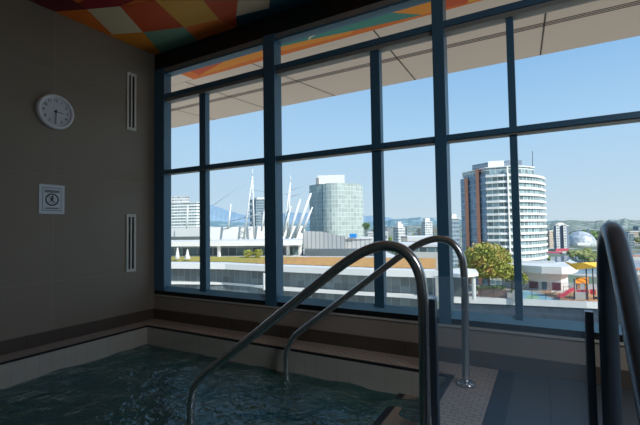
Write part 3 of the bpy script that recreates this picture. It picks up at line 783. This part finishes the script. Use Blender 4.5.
# glass tower
cols = [(310, 345), (317, 336), (323, 332), (327, 326), (332, 323.5), (338, 323), (344, 324.5), (346, 328), (356, 330), (361.5, 338)]
P = poly_at(cols, 34); zg = zt(335, 183, 326)
t = T('glass_tower', 'pale green glass tower with a bowed front and white rooftop box', 'building', centre(P, GZ))
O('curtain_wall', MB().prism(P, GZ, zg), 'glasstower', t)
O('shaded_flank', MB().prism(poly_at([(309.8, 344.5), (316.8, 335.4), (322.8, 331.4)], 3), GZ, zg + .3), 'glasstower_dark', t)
O('glass_fin', MB().prism(poly_at([(361.2, 337.5), (363.5, 341)], 4), GZ, zt(362, 186, 338)), 'glasstower', t)
for a, b, ytop, mm in ((318.5, 345.5, 174.8, 'white'), (316.5, 319.5, 177.5, 'concrete')):
    O('rooftop_box', MB().prism(poly_at([(a, 334), (b, 332)], 14), zg, zt(330, ytop, 333)), mm, t)

# ribbed grey facade in front of the glass tower
cols = [(302.5, 112), (322, 110), (345, 107)]
P = poly_at(cols, 3); n = len(cols)
zl = [zt(302, 231, 116), zt(322, 231.6, 112), zt(345, 236.5, 108)]
t = T('ribbed_hall', 'grey vertically ribbed hall with a sloping top in front of the glass tower', 'building', centre(P, ZR))
O('ribbed_wall', MB().prism(P, ZR + 1.2, 0, z1s=zl + list(reversed(zl))), 'ribwall', t)
O('plinth', MB().prism(poly_at([(304, 99.5), (322, 98), (347, 96.5), (382, 95.5)], 7), ZR + .01, ZR + 1.5), 'shade', t)
O('rear_wall', MB().prism(poly_at([(338, 112), (372, 109)], 8), ZR, zt(355, 239, 110)), 'ribwall', t)
O('roof_edge', MB().prism(poly_at([(336, 111.5), (376, 108.5)], 10), zt(355, 239, 110), zt(355, 237.6, 110)), 'white', t)
tag(O('rooftop_cabin', MB().prism(poly_at([(349.5, 110), (356.5, 109.5)], 2), zt(353, 237.4, 109.5), zt(353, 233.8, 109.5)), 'blue'), 'small bright blue box on the roof right of the ribbed hall', 'cabin')
p = at(366, 238, 112); tree('small round dark green tree beside the glass tower', (p.x, p.y, zt(366, 238, 112)), zt(366, 222.5, 112) - zt(366, 238, 112), 1.2, 'green', 420, .2, trunk=.1)
bl = on_z(366, 241, ZR)
# white low buildings right of the ribbed hall
block('low_white_hall', 'flat roofed white hall with dark ground floor glazing seen through the handrail arch', 'building', [(383, 112), (407, 110), (446, 106)], 16, ZR + .01, zt(420, 247, 108), 'lobbyglass', 'white', .7)
block('white_warehouse', 'long plain white roofed block behind the flat roofed hall', 'building', [(404, 170), (446, 164)], 30, GZ, zt(425, 241.5, 166), 'offwhite', 'roof_strip', 1.8)
block('grey_plant_room', 'small grey cube building at the left end of the white roofed block', 'building', [(400.5, 150), (407, 149)], 6, ZR, zt(404, 237.3, 149), 'concrete', 'asphalt', .3)
block('pale_workshop', 'pale low block just right of the thin bar beside the glass tower', 'building', [(368, 190), (388, 188)], 20, GZ, zt(378, 233, 189), 'citywall', 'white', .5)
# stepped towers in the middle distance
t = block('stepped_tower', 'white stepped apartment tower in the middle distance, the left one of two', 'building', [(393, 430), (398, 424), (405, 426)], 16, GZ, zt(400, 228, 425), 'citywall', 'white', .8, [(.72, 3.5), (.4, 6)])
t = block('white_tower', 'white apartment tower in the middle distance left of the second thick mullion', 'building', [(421.5, 520), (425, 512), (432.5, 515)], 18, GZ, zt(427, 222, 515), 'citywall', 'white', .8, [(.6, 4.5)])
block('grey_flats', 'grey green apartment tower squeezed between thick mullion and orange striped tower', 'building', [(446, 310), (452, 302), (459.5, 304)], 18, GZ, zt(455, 219, 304), 'tower_grey', 'offwhite', .8, [(.6, 3)])
p = None
# ---------------------------------------------------------------- condo tower
cols = [(462, 208), (468, 202), (487.5, 187), (500, 184), (513, 182.5), (522, 183), (531, 185.5), (538, 189), (543.5, 194.5), (546, 201)]
P = poly_at(cols, 30); n = len(cols); zt_ = zt(505, 166.5, 184); zs = zt(535, 172, 186)
t = T('condo_tower', 'tall apartment tower with white balcony bands and orange strips on its shaded left side', 'building', centre(P, GZ))
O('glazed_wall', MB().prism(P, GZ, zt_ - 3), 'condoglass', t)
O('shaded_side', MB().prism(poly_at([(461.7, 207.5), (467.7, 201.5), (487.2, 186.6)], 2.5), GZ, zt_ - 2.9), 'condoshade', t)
up = poly_at([(465, 205), (487.6, 188), (513, 183.5), (524, 184.5), (536, 189)], 22)
O('top_storey', MB().prism(up, zt_ - 3, zt_), 'condoglass', t)
O('roof', MB().prism(inset(up, 1.03), zt_, zt_ + .5), 'band', t)
for cs, yt, mm in (([(474, 200), (489, 192), (508, 189)], 161.3, 'tower_grey'), ([(490, 191), (506, 189)], 160.4, 'band'), ([(508, 190), (524, 190)], 160.0, 'bluegrey')):
    O('penthouse', MB().prism(poly_at(cs, 12), zt_ + .5, zt(500, yt, 190)), mm, t)
O('antenna', MB().tube([at(532.5, 167, 190), at(532.5, 151, 190)], .13, 6), 'playsteel', t)
fr_cols = [(487, 186), (500, 183), (513, 181.4), (522, 181.8), (531.5, 184.3), (539, 187.8), (544.8, 193.5), (547.2, 200)]
z = GZ + 2.6; k = 0
while z < zt_ - 2.5:
    cs = fr_cols
    O('balcony_band', MB().prism(poly_at(cs, 5), z - .1, z + (.95 if k % 1 == 0 else .8)), 'band', t)
    k += 1; z += 3.0
z = GZ + 2.6
sh = MB()
for px, tq in ((467.2, 201), (478.5, 192.3)):
    a = at(px, 226, tq - .8)
    O('orange_strip', MB().prism(poly_at([(px - 1.6, tq + .2), (px + 1.9, tq - 2.2)], 2), GZ, zt(px, 178 if px < 470 else 169, tq)), 'orangepanel', t)
for px, tq in ((509.5, 181.4),):
    O('white_pier', MB().prism(poly_at([(px - .6, tq), (px + .6, tq)], 2), GZ, zt_), 'band', t)
z = GZ + 2.6
while z < zt_ - 3:
    O('shaded_band', MB().prism(poly_at([(461.4, 207.8), (467.4, 201.2), (487, 186.4)], 1.6), z, z + .45), 'tower_grey', t)  # grey in place of white puts the shade into these bands
    z += 3.0

# ---------------------------------------------------------------- right hand distance
block('tan_block', 'tan apartment block just right of the balcony banded tower', 'building', [(545, 540), (549, 530), (552.8, 534)], 14, GZ, zt(549, 232, 472), 'tanwall', 'offwhite', .8)
t = block('twin_shaft_tower', 'pale twin shafted tower left of the geodesic dome', 'building', [(553.5, 470), (556, 462), (568.5, 464)], 16, GZ, zt(560, 226, 463), 'bluegrey', 'white', .8, [(.5, 3)])
for a, b in ((556, 559.3), (563.2, 566.2)):
    O('white_shaft', MB().prism(poly_at([(a, 460), (b, 460)], 8), GZ, zt(560, 224, 460)), 'citywall', t)
# geodesic dome
c = at(580.5, 243.5, 560); R_ = 13.4 * 560 / FPX
t = T('geodesic_dome', 'silver geodesic dome by the water, left of the stair rail', 'dome', (c.x, c.y, GZ))
bm = bmesh.new(); bmesh.ops.create_icosphere(bm, subdivisions=3, radius=R_); db = MB()
for f in bm.faces:
    if f.calc_center_median().z > -R_ * .25: db.face([c + Vector((v.co.x, v.co.y, v.co.z * .92)) for v in f.verts])
bm.free(); O('dome_shell', db, 'dome', t)
O('base_ring', MB().lathe([(R_ * 1.1, GZ - c.z), (R_ * 1.1, -R_ * .2), (R_ * .8, -R_ * .16)], c, seg=28), 'offwhite', t)
O('entrance_canopy', MB().prism(poly_at([(577, 528), (590, 528)], 8), GZ + 2.5, GZ + 6), 'white', t)
block('red_roofed_pavilion', 'low pavilion with a pink red roof below the twin shafted tower', 'building', [(555, 440), (568, 438)], 14, GZ, zt(562, 251, 439), 'offwhite', 'redroof', 2.2)
block('low_grey_shed', 'long low blue grey shed on the waterfront below the dome', 'building', [(562, 405), (584, 402)], 10, GZ, zt(572, 253.2, 404), 'bluegrey', 'offwhite', .6)
block('waterfront_shed', 'low blue grey shed with a red edge on the waterfront beside the banded tower', 'building', [(543, 415), (561, 412)], 10, GZ, zt(552, 253, 414), 'bluegrey', 'redroof', 1.0)
t = T('viaduct', 'pale viaduct deck with dark underside crossing the inlet', 'bridge', at(560, 259, 385))
O('deck', MB().prism(poly_at([(525, 392), (579, 378)], 8), zt(552, 258.6, 385), zt(552, 257.2, 385)), 'concrete', t)
O('underside', MB().prism(poly_at([(525, 393), (579, 379)], 7), zt(552, 260.4, 385), zt(552, 258.6, 385)), 'darkline', t)
for px in (535, 548, 562, 575):
    q = at(px, 260, 384); O('pier', MB().box((q.x - .8, q.y - .8, GZ), (q.x + .8, q.y + .8, q.z)), 'concrete', t)
# right of the stair rail
block('tan_warehouse', 'tan flat roofed warehouse right of the stair rail', 'building', [(626, 900), (660, 890)], 60, GZ, zt(640, 232, 895), 'tanwall', 'offwhite', 2)
block('brown_block', 'brown low block in front of the tan warehouse at the right edge', 'building', [(629, 640), (655, 630)], 30, GZ, zt(640, 239.5, 635), 'tanwall', 'concrete', 1)
block('white_boathouse', 'white boathouse with an orange roof by the water at the right edge', 'building', [(631, 330), (652, 326)], 8, GZ, zt(640, 256.5, 328), 'offwhite', 'orangepanel', .8)
block('harbour_shed', 'low pale harbour shed near the right edge below the water', 'building', [(630, 240), (655, 236)], 8, GZ, zt(640, 270, 238), 'citywall', 'orangepanel', .8)
# scattered distant houses and trees
taken = []
def free(px, tt, r):
    q = at(px, 226, tt)
    if any((q.x - a) ** 2 + (q.y - b_) ** 2 < (r + c_) ** 2 for a, b_, c_ in taken): return False
    taken.append((q.x, q.y, r)); return True
def spot(a, b_, t0, t1, r):
    for _ in range(60):
        px, tt = rnd.uniform(a, b_), rnd.uniform(t0, t1)
        if free(px, tt, r): return px, tt
    return px, tt
for px, tt, r in ((400, 432, 18), (427, 522, 20), (560, 470, 22), (549, 538, 20), (580.5, 560, 28), (425, 182, 30), (378, 200, 20), (335, 340, 40), (453, 312, 20), (640, 920, 70), (642, 650, 40), (640, 333, 16), (640, 240, 12)): free(px, tt, r)
def far_box(px, base_t, w_px, ytop, mt_, label, group):
    block('distant_building', label, 'building', [(px - w_px / 2, base_t), (px + w_px / 2, base_t * .992)], 14, GZ, max(GZ + 7, zt(px, ytop, base_t)), mt_, rnd.choice(['offwhite', 'white', 'concrete']), .8, None, group)
for k in range(26):
    px, tt = spot(369, 436, 480, 1500, 17)
    far_box(px, tt, rnd.uniform(2, 6), rnd.uniform(229.5, 236) if tt < 900 else rnd.uniform(226.5, 230), rnd.choice(['citywall', 'citywall', 'tanwall', 'tower_grey']), 'small pale block among the distant rooftops between the glass tower and second thick mullion', 'distant rooftops left of the second thick mullion')
for k in range(40):
    px, tt = spot(546, 600, 640, 1500, 13)
    far_box(px, tt, rnd.uniform(2, 4), rnd.uniform(229, 237), rnd.choice(['citywall', 'tanwall', 'tower_grey']), 'small pale block on the distant hillside around the dome', 'distant houses around the dome')
for k in range(14):
    px, tt = spot(618, 660, 420, 1300, 15)
    far_box(px, tt, rnd.uniform(2, 6), rnd.uniform(227, 250) if tt < 700 else rnd.uniform(226, 232), rnd.choice(['citywall', 'tanwall', 'tower_grey']), 'small pale block among the far rooftops right of the stair rail', 'distant rooftops right of the stair rail')
def far_tree(px, tt, hp, label, group, mt_='green'):
    h = hp * tt / FPX
    for _ in range(40):
        if free(px, tt, h * .62): break
        px += rnd.uniform(-1.5, 1.5); tt *= rnd.uniform(.97, 1.03)
    q = at(px, 226, tt); b_ = Vector((q.x, q.y, GZ)); t = T('distant_tree', label, 'tree', b_, group)
    O('trunk', MB().tube([b_, b_ + Vector((0, 0, h * .5))], h * .04, 6), 'trunk', t)
    f = MB()
    for j in range(4): f.blob(b_ + Vector((rnd.uniform(-.25, .25) * h, rnd.uniform(-.25, .25) * h, h * rnd.uniform(.5, .72))), h * rnd.uniform(.25, .36), 2, .22)
    O('foliage', f, mt_, t)
for k in range(34): far_tree(rnd.uniform(368, 437), rnd.uniform(330, 900), rnd.uniform(4, 8), 'green tree among the distant rooftops left of the second thick mullion', 'distant trees left of the second thick mullion', rnd.choice(['green', 'olive']))
for k in range(18): far_tree(572 + 26 * (k % 9) / 8 + rnd.uniform(-1, 1), rnd.uniform(330, 352), rnd.uniform(6, 9), 'olive green waterfront tree between the dome and the yellow shade sail', 'trees on the waterfront below the dome', 'olive')
for k in range(16): far_tree(515 + 30 * (k % 8) / 7, rnd.uniform(270, 300), rnd.uniform(8, 11), 'green tree behind the white rounded pavilion', 'trees behind the white pavilion', rnd.choice(['olive', 'green']))
for k in range(18): far_tree(rnd.uniform(616, 655), rnd.uniform(420, 900), rnd.uniform(5, 9), 'green tree among the far rooftops right of the stair rail', 'distant trees right of the stair rail', rnd.choice(['olive', 'green']))
for k in range(14): far_tree(rnd.uniform(547, 600), rnd.uniform(620, 1000), rnd.uniform(5, 8), 'green tree on the distant hillside around the dome', 'distant trees around the dome', 'green')

# ---------------------------------------------------------------- playground terrace
ZP = -10.0
fe = [(443.5, 298.1), (470, 298.3), (520, 300), (590, 303), (640, 305.2), (720, 309)]
E_ = [on_z(px, py, ZP) for px, py in fe]; Ep = [(p.x, p.y) for p in E_]
farp = [on_z(px, 284.5, ZP) for px in (720, 640, 560, 500, 447)]
terr = MB(); terr.prism(shift(Ep, .7) + [(p.x, p.y) for p in farp], GZ, ZP)
S('terrace', terr, 'paving')
ed = MB(); ed.prism(Ep + list(reversed(shift(Ep, .7))), ZP - .75, ZP + .12); S('terrace_edge', ed, 'white')
fc = MB(); fc.prism(shift(Ep, .25) + list(reversed(shift(Ep, .65))), GZ, ZP - .75); S('terrace_wall', fc, 'terracewall')
def patch(name, px_pts, mt_, label, dz=.02):
    pts = [on_z(x, y, ZP + dz) for x, y in px_pts]
    m_ = MB(); m_.prism([(p.x, p.y) for p in pts], ZP + .002, ZP + dz); o_ = O(name, m_, mt_); tag(o_, label, 'play surface', 'rubber play surfaces')
    return o_
patch('rubber_surface', [(516, 291), (528, 290.5), (536, 293), (546, 296.5), (560, 300.6), (543, 299.8), (516, 299)], 'rubberblue', 'pale blue rubber play surface in front of the white pavilion', .02)
patch('rubber_surface', [(526, 296), (536, 294.2), (541, 298.2), (533, 299), (527, 298.8)], 'rubbergreen', 'pale green rubber patch on the blue play surface', .03)
patch('rubber_surface', [(541, 291.5), (560, 290), (600, 290), (640, 291), (640, 303.5), (598, 302), (566, 300.5), (550, 296.8)], 'rubberorange', 'orange rubber play surface under the climbing tower', .025)

# rounded white pavilion
cols = [(496, 71), (516, 68), (540, 65), (560, 63.5), (570, 64), (575.5, 66), (577, 69)]
P = poly_at(cols, 9); zb, zr0, zr1 = ZP, zt(545, 273.2, 65), zt(545, 266.2, 65)
t = T('pavilion', 'low white pavilion with rounded roof edge and dark red windows on the terrace', 'building', centre(P, ZP))
O('roof', MB().prism(P, zr0, zr1), 'white', t)
up = poly_at([(505, 73), (540, 70), (556, 70)], 5); O('upper_roof', MB().prism(up, zr1, zt(530, 262.8, 71)), 'offwhite', t)
wcols = [(500, 72.3), (520, 69), (545, 66.2), (559, 65), (566, 66.5)]
O('wall', MB().prism(poly_at(wcols, 4), zb, zr0), 'white', t)
def wat(a, b, y0, y1, tq): return MB().prism(poly_at([(a, tq), (b, tq - .3)], .12), zt((a + b) / 2, y1, tq), zt((a + b) / 2, y0, tq))
def wallt(px):
    for (a, ta), (b, tb) in zip(wcols[:-1], wcols[1:]):
        if a <= px <= b:
            u = (px - a) / (b - a); return 1 / ((1 - u) / ta + u / tb)
for a, b, mm in ((527, 536, 'darkred'), (539.5, 544.8, 'paneblue'), (550, 558.5, 'darkred')):
    O('window', MB().prism(poly_at([(a, wallt(a) - .12), (b, wallt(b) - .12)], .2), zt((a + b) / 2, 288.5, 67), zt((a + b) / 2, 281, 67)), mm, t)
O('white_bench_wall', wat(549, 566, 290.2, 293.6, 64.3), 'white', t)
# hut with white roof left of the maple
cols = [(442, 60), (462, 57), (477, 59)]; P = poly_at(cols, 5); z0_, z1_ = zt(465, 276.8, 58), zt(465, 273.4, 58)
t = T('shelter', 'white roofed open shelter with a white column behind the nearer handrail arch', 'shelter', centre(P, ZP))
O('roof', MB().prism(P, z0_, z1_), 'white', t)
apex = centre(P, zt(462, 268.5, 60)); mb = MB()
Pp = P if sum(P[i][0] * P[(i + 1) % 6][1] - P[(i + 1) % 6][0] * P[i][1] for i in range(6)) > 0 else list(reversed(P))
for i in range(6): mb.face([(Pp[i][0], Pp[i][1], z1_), (Pp[(i + 1) % 6][0], Pp[(i + 1) % 6][1], z1_), apex])
O('hipped_top', mb, 'white', t)
for px, tq in ((473.8, 59.3), (449, 59.6)):
    q = at(px, 290, tq); O('column', MB().lathe([(.3, 0), (.3, z0_ - ZP)], (q.x, q.y, ZP), seg=14), 'white', t)
O('rear_wall', MB().prism(poly_at([(446, 63), (466, 61.5)], .3), ZP, z0_), 'shade', t)
# maple and neighbours
p = on_z(489, 290.5, ZP); tree('bushy maple with green and orange autumn leaves in front of the banded tower', (p.x, p.y, ZP), zt(485, 243, 66) - ZP, 3.9, 'maple', 5200, .24, trunk=.2, lobes=9)
p = on_z(462, 287, ZP); tree('smaller rusty orange and green tree behind the shelter column', (p.x + 1.2, p.y, ZP), 5.0, 1.6, 'maple', 700, .26, trunk=.12)
p = on_z(512, 291, ZP); tree('small yellow green tree at the thin bar, left of the pavilion windows', (p.x, p.y, ZP), 4.2, 1.7, 'yellowgreen', 800, .26, trunk=.12)
p = on_z(522, 293, ZP); tree('low orange tipped shrub in front of the pavilion wall', (p.x, p.y, ZP), 3.2, 1.1, 'maple', 420, .22, trunk=.08, name='shrub', cat='shrub')
# planter wall
t = T('brick_planter', 'low pink brick planter with clipped plants beneath the maple', 'planter', on_z(490, 296, ZP))
O('planter_wall', MB().prism(poly_at([(476, 62.2), (505, 59.6)], 1.2), ZP, zt(490, 288.5, 61)), 'pinkbrick', t)
pm = MB()
for k in range(12):
    q = at(478 + k * 2.3, 287.5, 61.8 - k * .2); pm.leaves((q.x, q.y, q.z), (.5, .4, .35), 26, .16)
O('planting', pm, 'green', t)
p = on_z(521.5, 297, ZP); t = T('planter_pot', 'pale square stone planter box by the thin window bar', 'planter', p)
O('box', MB().prism(poly_at([(510, 58.4), (517, 57.9)], .8), ZP, zt(514, 291, 58)), 'concrete', t)
pm = MB(); q = at(513.5, 290.5, 58.4); pm.leaves(q, (.5, .4, .4), 60, .16); O('planting', pm, 'green', t)
# climbing tower
b = 58.5
t = T('climbing_tower', 'playground climbing tower with an orange roof, dotted grey panel and red slide', 'playground', on_z(580, 301, ZP))
for px, tq in ((574.5, b), (585.5, b - .3), (577, b + 1.5), (587.5, b + 1.3)):
    q = at(px, 290, tq); O('post', MB().tube([(q.x, q.y, ZP), (q.x, q.y, zt(px, 279, tq))], .07, 8), 'playsteel', t)
A = poly_at([(573.5, b - .2), (586.3, b - .5)], 2.0); z0_ = zt(580, 282.2, b); z1_ = zt(580, 277.6, b)
rf = MB(); rf.prism(A, z0_ - .15, z0_); ap = [((A[0][0] + A[3][0]) / 2, (A[0][1] + A[3][1]) / 2), ((A[1][0] + A[2][0]) / 2, (A[1][1] + A[2][1]) / 2)]
rf.face([(*A[0], z0_), (*A[1], z0_), (*ap[1], z1_), (*ap[0], z1_)]); rf.face([(*A[2], z0_), (*A[3], z0_), (*ap[0], z1_), (*ap[1], z1_)])
rf.face([(*A[1], z0_), (*A[2], z0_), (*ap[1], z1_)]); rf.face([(*A[3], z0_), (*A[0], z0_), (*ap[0], z1_)])
O('roof', rf, 'orangeplay', t)
O('window_frame', MB().prism(poly_at([(575.5, b + .02), (577.3, b)], .1), zt(580, 288.5, b), z0_ - .1).prism(poly_at([(582.8, b - .1), (584.8, b - .15)], .1), zt(580, 288.5, b), z0_ - .1), 'orangeplay', t)
O('red_band', wat(574, 586, 289.3, 291.6, b - .1), 'redplay', t)
g = O('climbing_panel', wat(572.5, 585.4, 291.6, 301.2, b - .35), 'panelgrey', t)
for px, py in ((575.3, 294), (579, 293.5), (582.8, 294.2), (577, 297), (581, 296.5), (575.5, 299), (579.3, 299.3), (583, 298.5)):
    q = at(px, py, b - .48); O('hand_hold', MB().blob((q.x, q.y, q.z), .15, 1, .05), 'redplay' if py > 296 else 'playsteel', g)
O('platform', MB().prism(poly_at([(574, b), (586.5, b - .3)], 1.8), zt(580, 292, b) - .1, zt(580, 292, b)), 'playsteel', t)
sl_ = MB(); pa = [at(573.5, 289.2, b), at(569, 291, b - .2), at(563, 295.5, b - .6), at(558, 297, b - .8)]
for a_, b2 in zip(pa[:-1], pa[1:]): sl_.beam(a_, b2, .75, .1); sl_.beam(a_ + Vector((.0, -.35, .16)), b2 + Vector((0, -.35, .16)), .07, .36)
O('slide', sl_, 'redplay', t)
O('side_panel', wat(587.3, 593, 288.8, 293.8, b + 1), 'redplay', t)
O('net', MB().beam(at(566, 289, b + .6), at(566, 301, b - .2), .06).beam(at(570, 286, b + .8), at(570, 300, b), .06).beam(at(563.5, 286, b + .8), at(563.5, 296, b), .06).beam(at(563.5, 287, b + .8), at(570, 286.5, b + .8), .06).beam(at(564, 291, b + .6), at(570, 290.5, b + .6), .06), 'playsteel', t)
# shade sail on poles
t = T('shade_sail', 'peaked yellow fabric shade sail on two dark poles over the playground', 'shade sail', on_z(590, 300, ZP))
pts = [at(562.5, 260.5, 59), at(571, 263.3, 57.5), at(582, 262.5, 56.5), at(600, 262, 57.5), at(604, 265, 60), at(576, 269.8, 57.2), at(598, 267.5, 56)]
mb = MB(); mb.face([pts[0], pts[5], pts[1]]); mb.face([pts[1], pts[5], pts[2]]); mb.face([pts[2], pts[5], pts[6]]); mb.face([pts[2], pts[6], pts[3]]); mb.face([pts[3], pts[6], pts[4]])
O('fabric', mb, 'yellowsail', t)
for px, yt in ((586, 266.5), (592.5, 266)):
    q = at(px, yt, 57.6); O('pole', MB().tube([(q.x, q.y, ZP), q], .09, 8), 'playsteel', t)
p = at(597, 285, 58); t = T('play_panel', 'tall pale grey play board beside the stair rail', 'play board', (p.x, p.y, ZP))
O('board', wat(594.2, 599.5, 273.5, 296, 58), 'panelgrey', t); O('foot', MB().box((p.x - .5, p.y - .2, ZP), (p.x + .5, p.y + .4, ZP + .3)), 'playsteel', t)
# terrace glass fence
t = T('terrace_fence', 'low clear glass fence on thin posts along the white terrace edge', 'fence', (Ep[2][0], Ep[2][1], ZP))
Fz = ZP + .12
fpts = []
for (a, b_) in zip(shift(Ep, .35)[:-1], shift(Ep, .35)[1:]):
    L = math.hypot(b_[0] - a[0], b_[1] - a[1]); n = max(1, round(L / 1.8))
    for k in range(n): fpts.append((a[0] + (b_[0] - a[0]) * k / n, a[1] + (b_[1] - a[1]) * k / n))
fpts = fpts[3:]
for a in fpts: O('post', MB().box((a[0] - .035, a[1] - .035, Fz), (a[0] + .035, a[1] + .035, Fz + 1.15)), 'playsteel', t)
for a, b_ in zip(fpts[:-1], fpts[1:]):
    q = MB(); q.face([(a[0], a[1], Fz + .08), (b_[0], b_[1], Fz + .08), (b_[0], b_[1], Fz + 1.1), (a[0], a[1], Fz + 1.1)]); O('glass_panel', q, 'fenceglass', t)

# ================================================================== LIGHT
wld = bpy.data.worlds.new('sky'); sc.world = wld; wld.use_nodes = True
nt = wld.node_tree; nt.nodes.clear()
o = nt.nodes.new('ShaderNodeOutputWorld'); bg = nt.nodes.new('ShaderNodeBackground')
tc = nt.nodes.new('ShaderNodeTexCoord'); sp = nt.nodes.new('ShaderNodeSeparateXYZ'); nt.links.new(tc.outputs['Generated'], sp.inputs[0])
fz = math_n(nt, 'ADD', math_n(nt, 'MULTIPLY', sp.outputs[2], .5), .5)
hi = ramp(nt, fz, [(.0, lin((205, 196, 184))), (.495, lin((190, 200, 200))), (.505, lin((200, 217, 226))), (.60, lin((172, 208, 236))), (.70, lin((134, 182, 226))), (1., lin((70, 125, 195)))])
lf = math_n(nt, 'MAXIMUM', math_n(nt, 'MULTIPLY', math_n(nt, 'ADD', sp.outputs[0], .1), -.45), 0.)
nt.links.new(mixc(nt, lf, hi, lin((186, 214, 234))), bg.inputs[0]); bg.inputs[1].default_value = 1.1
nt.links.new(bg.outputs[0], o.inputs[0])
sl = bpy.data.lights.new('sun', 'SUN'); sl.energy = 5.4; sl.angle = math.radians(.6); sl.color = (1, .95, .87)
so_ = bpy.data.objects.new('sun', sl); C.objects.link(so_)
sdir = Vector((.80, -.28, .62)).normalized(); so_.rotation_euler = sdir.to_track_quat('Z', 'Y').to_euler()
so_.location = (30, -10, 40)

al = bpy.data.lights.new('ceiling_light', 'AREA'); al.shape = 'RECTANGLE'; al.size = 1.8; al.size_y = 1.0; al.energy = 60; al.spread = math.radians(140); al.color = (.86, .94, 1)  # added fill lamp, out of view, lifts the dim room
ao = bpy.data.objects.new('ceiling_light', al); C.objects.link(ao); ao.location = (2.35, .6, 3.0); ao.rotation_euler = (math.radians(24), math.radians(28), 0)

sc.view_settings.view_transform = 'Standard'; sc.view_settings.look = 'None'
sc.view_settings.exposure = 0; sc.view_settings.gamma = 1
sc.cycles.use_denoising = True; sc.cycles.max_bounces = 10; sc.cycles.diffuse_bounces = 5; sc.cycles.transparent_max_bounces = 16
sc.cycles.sample_clamp_indirect = 6
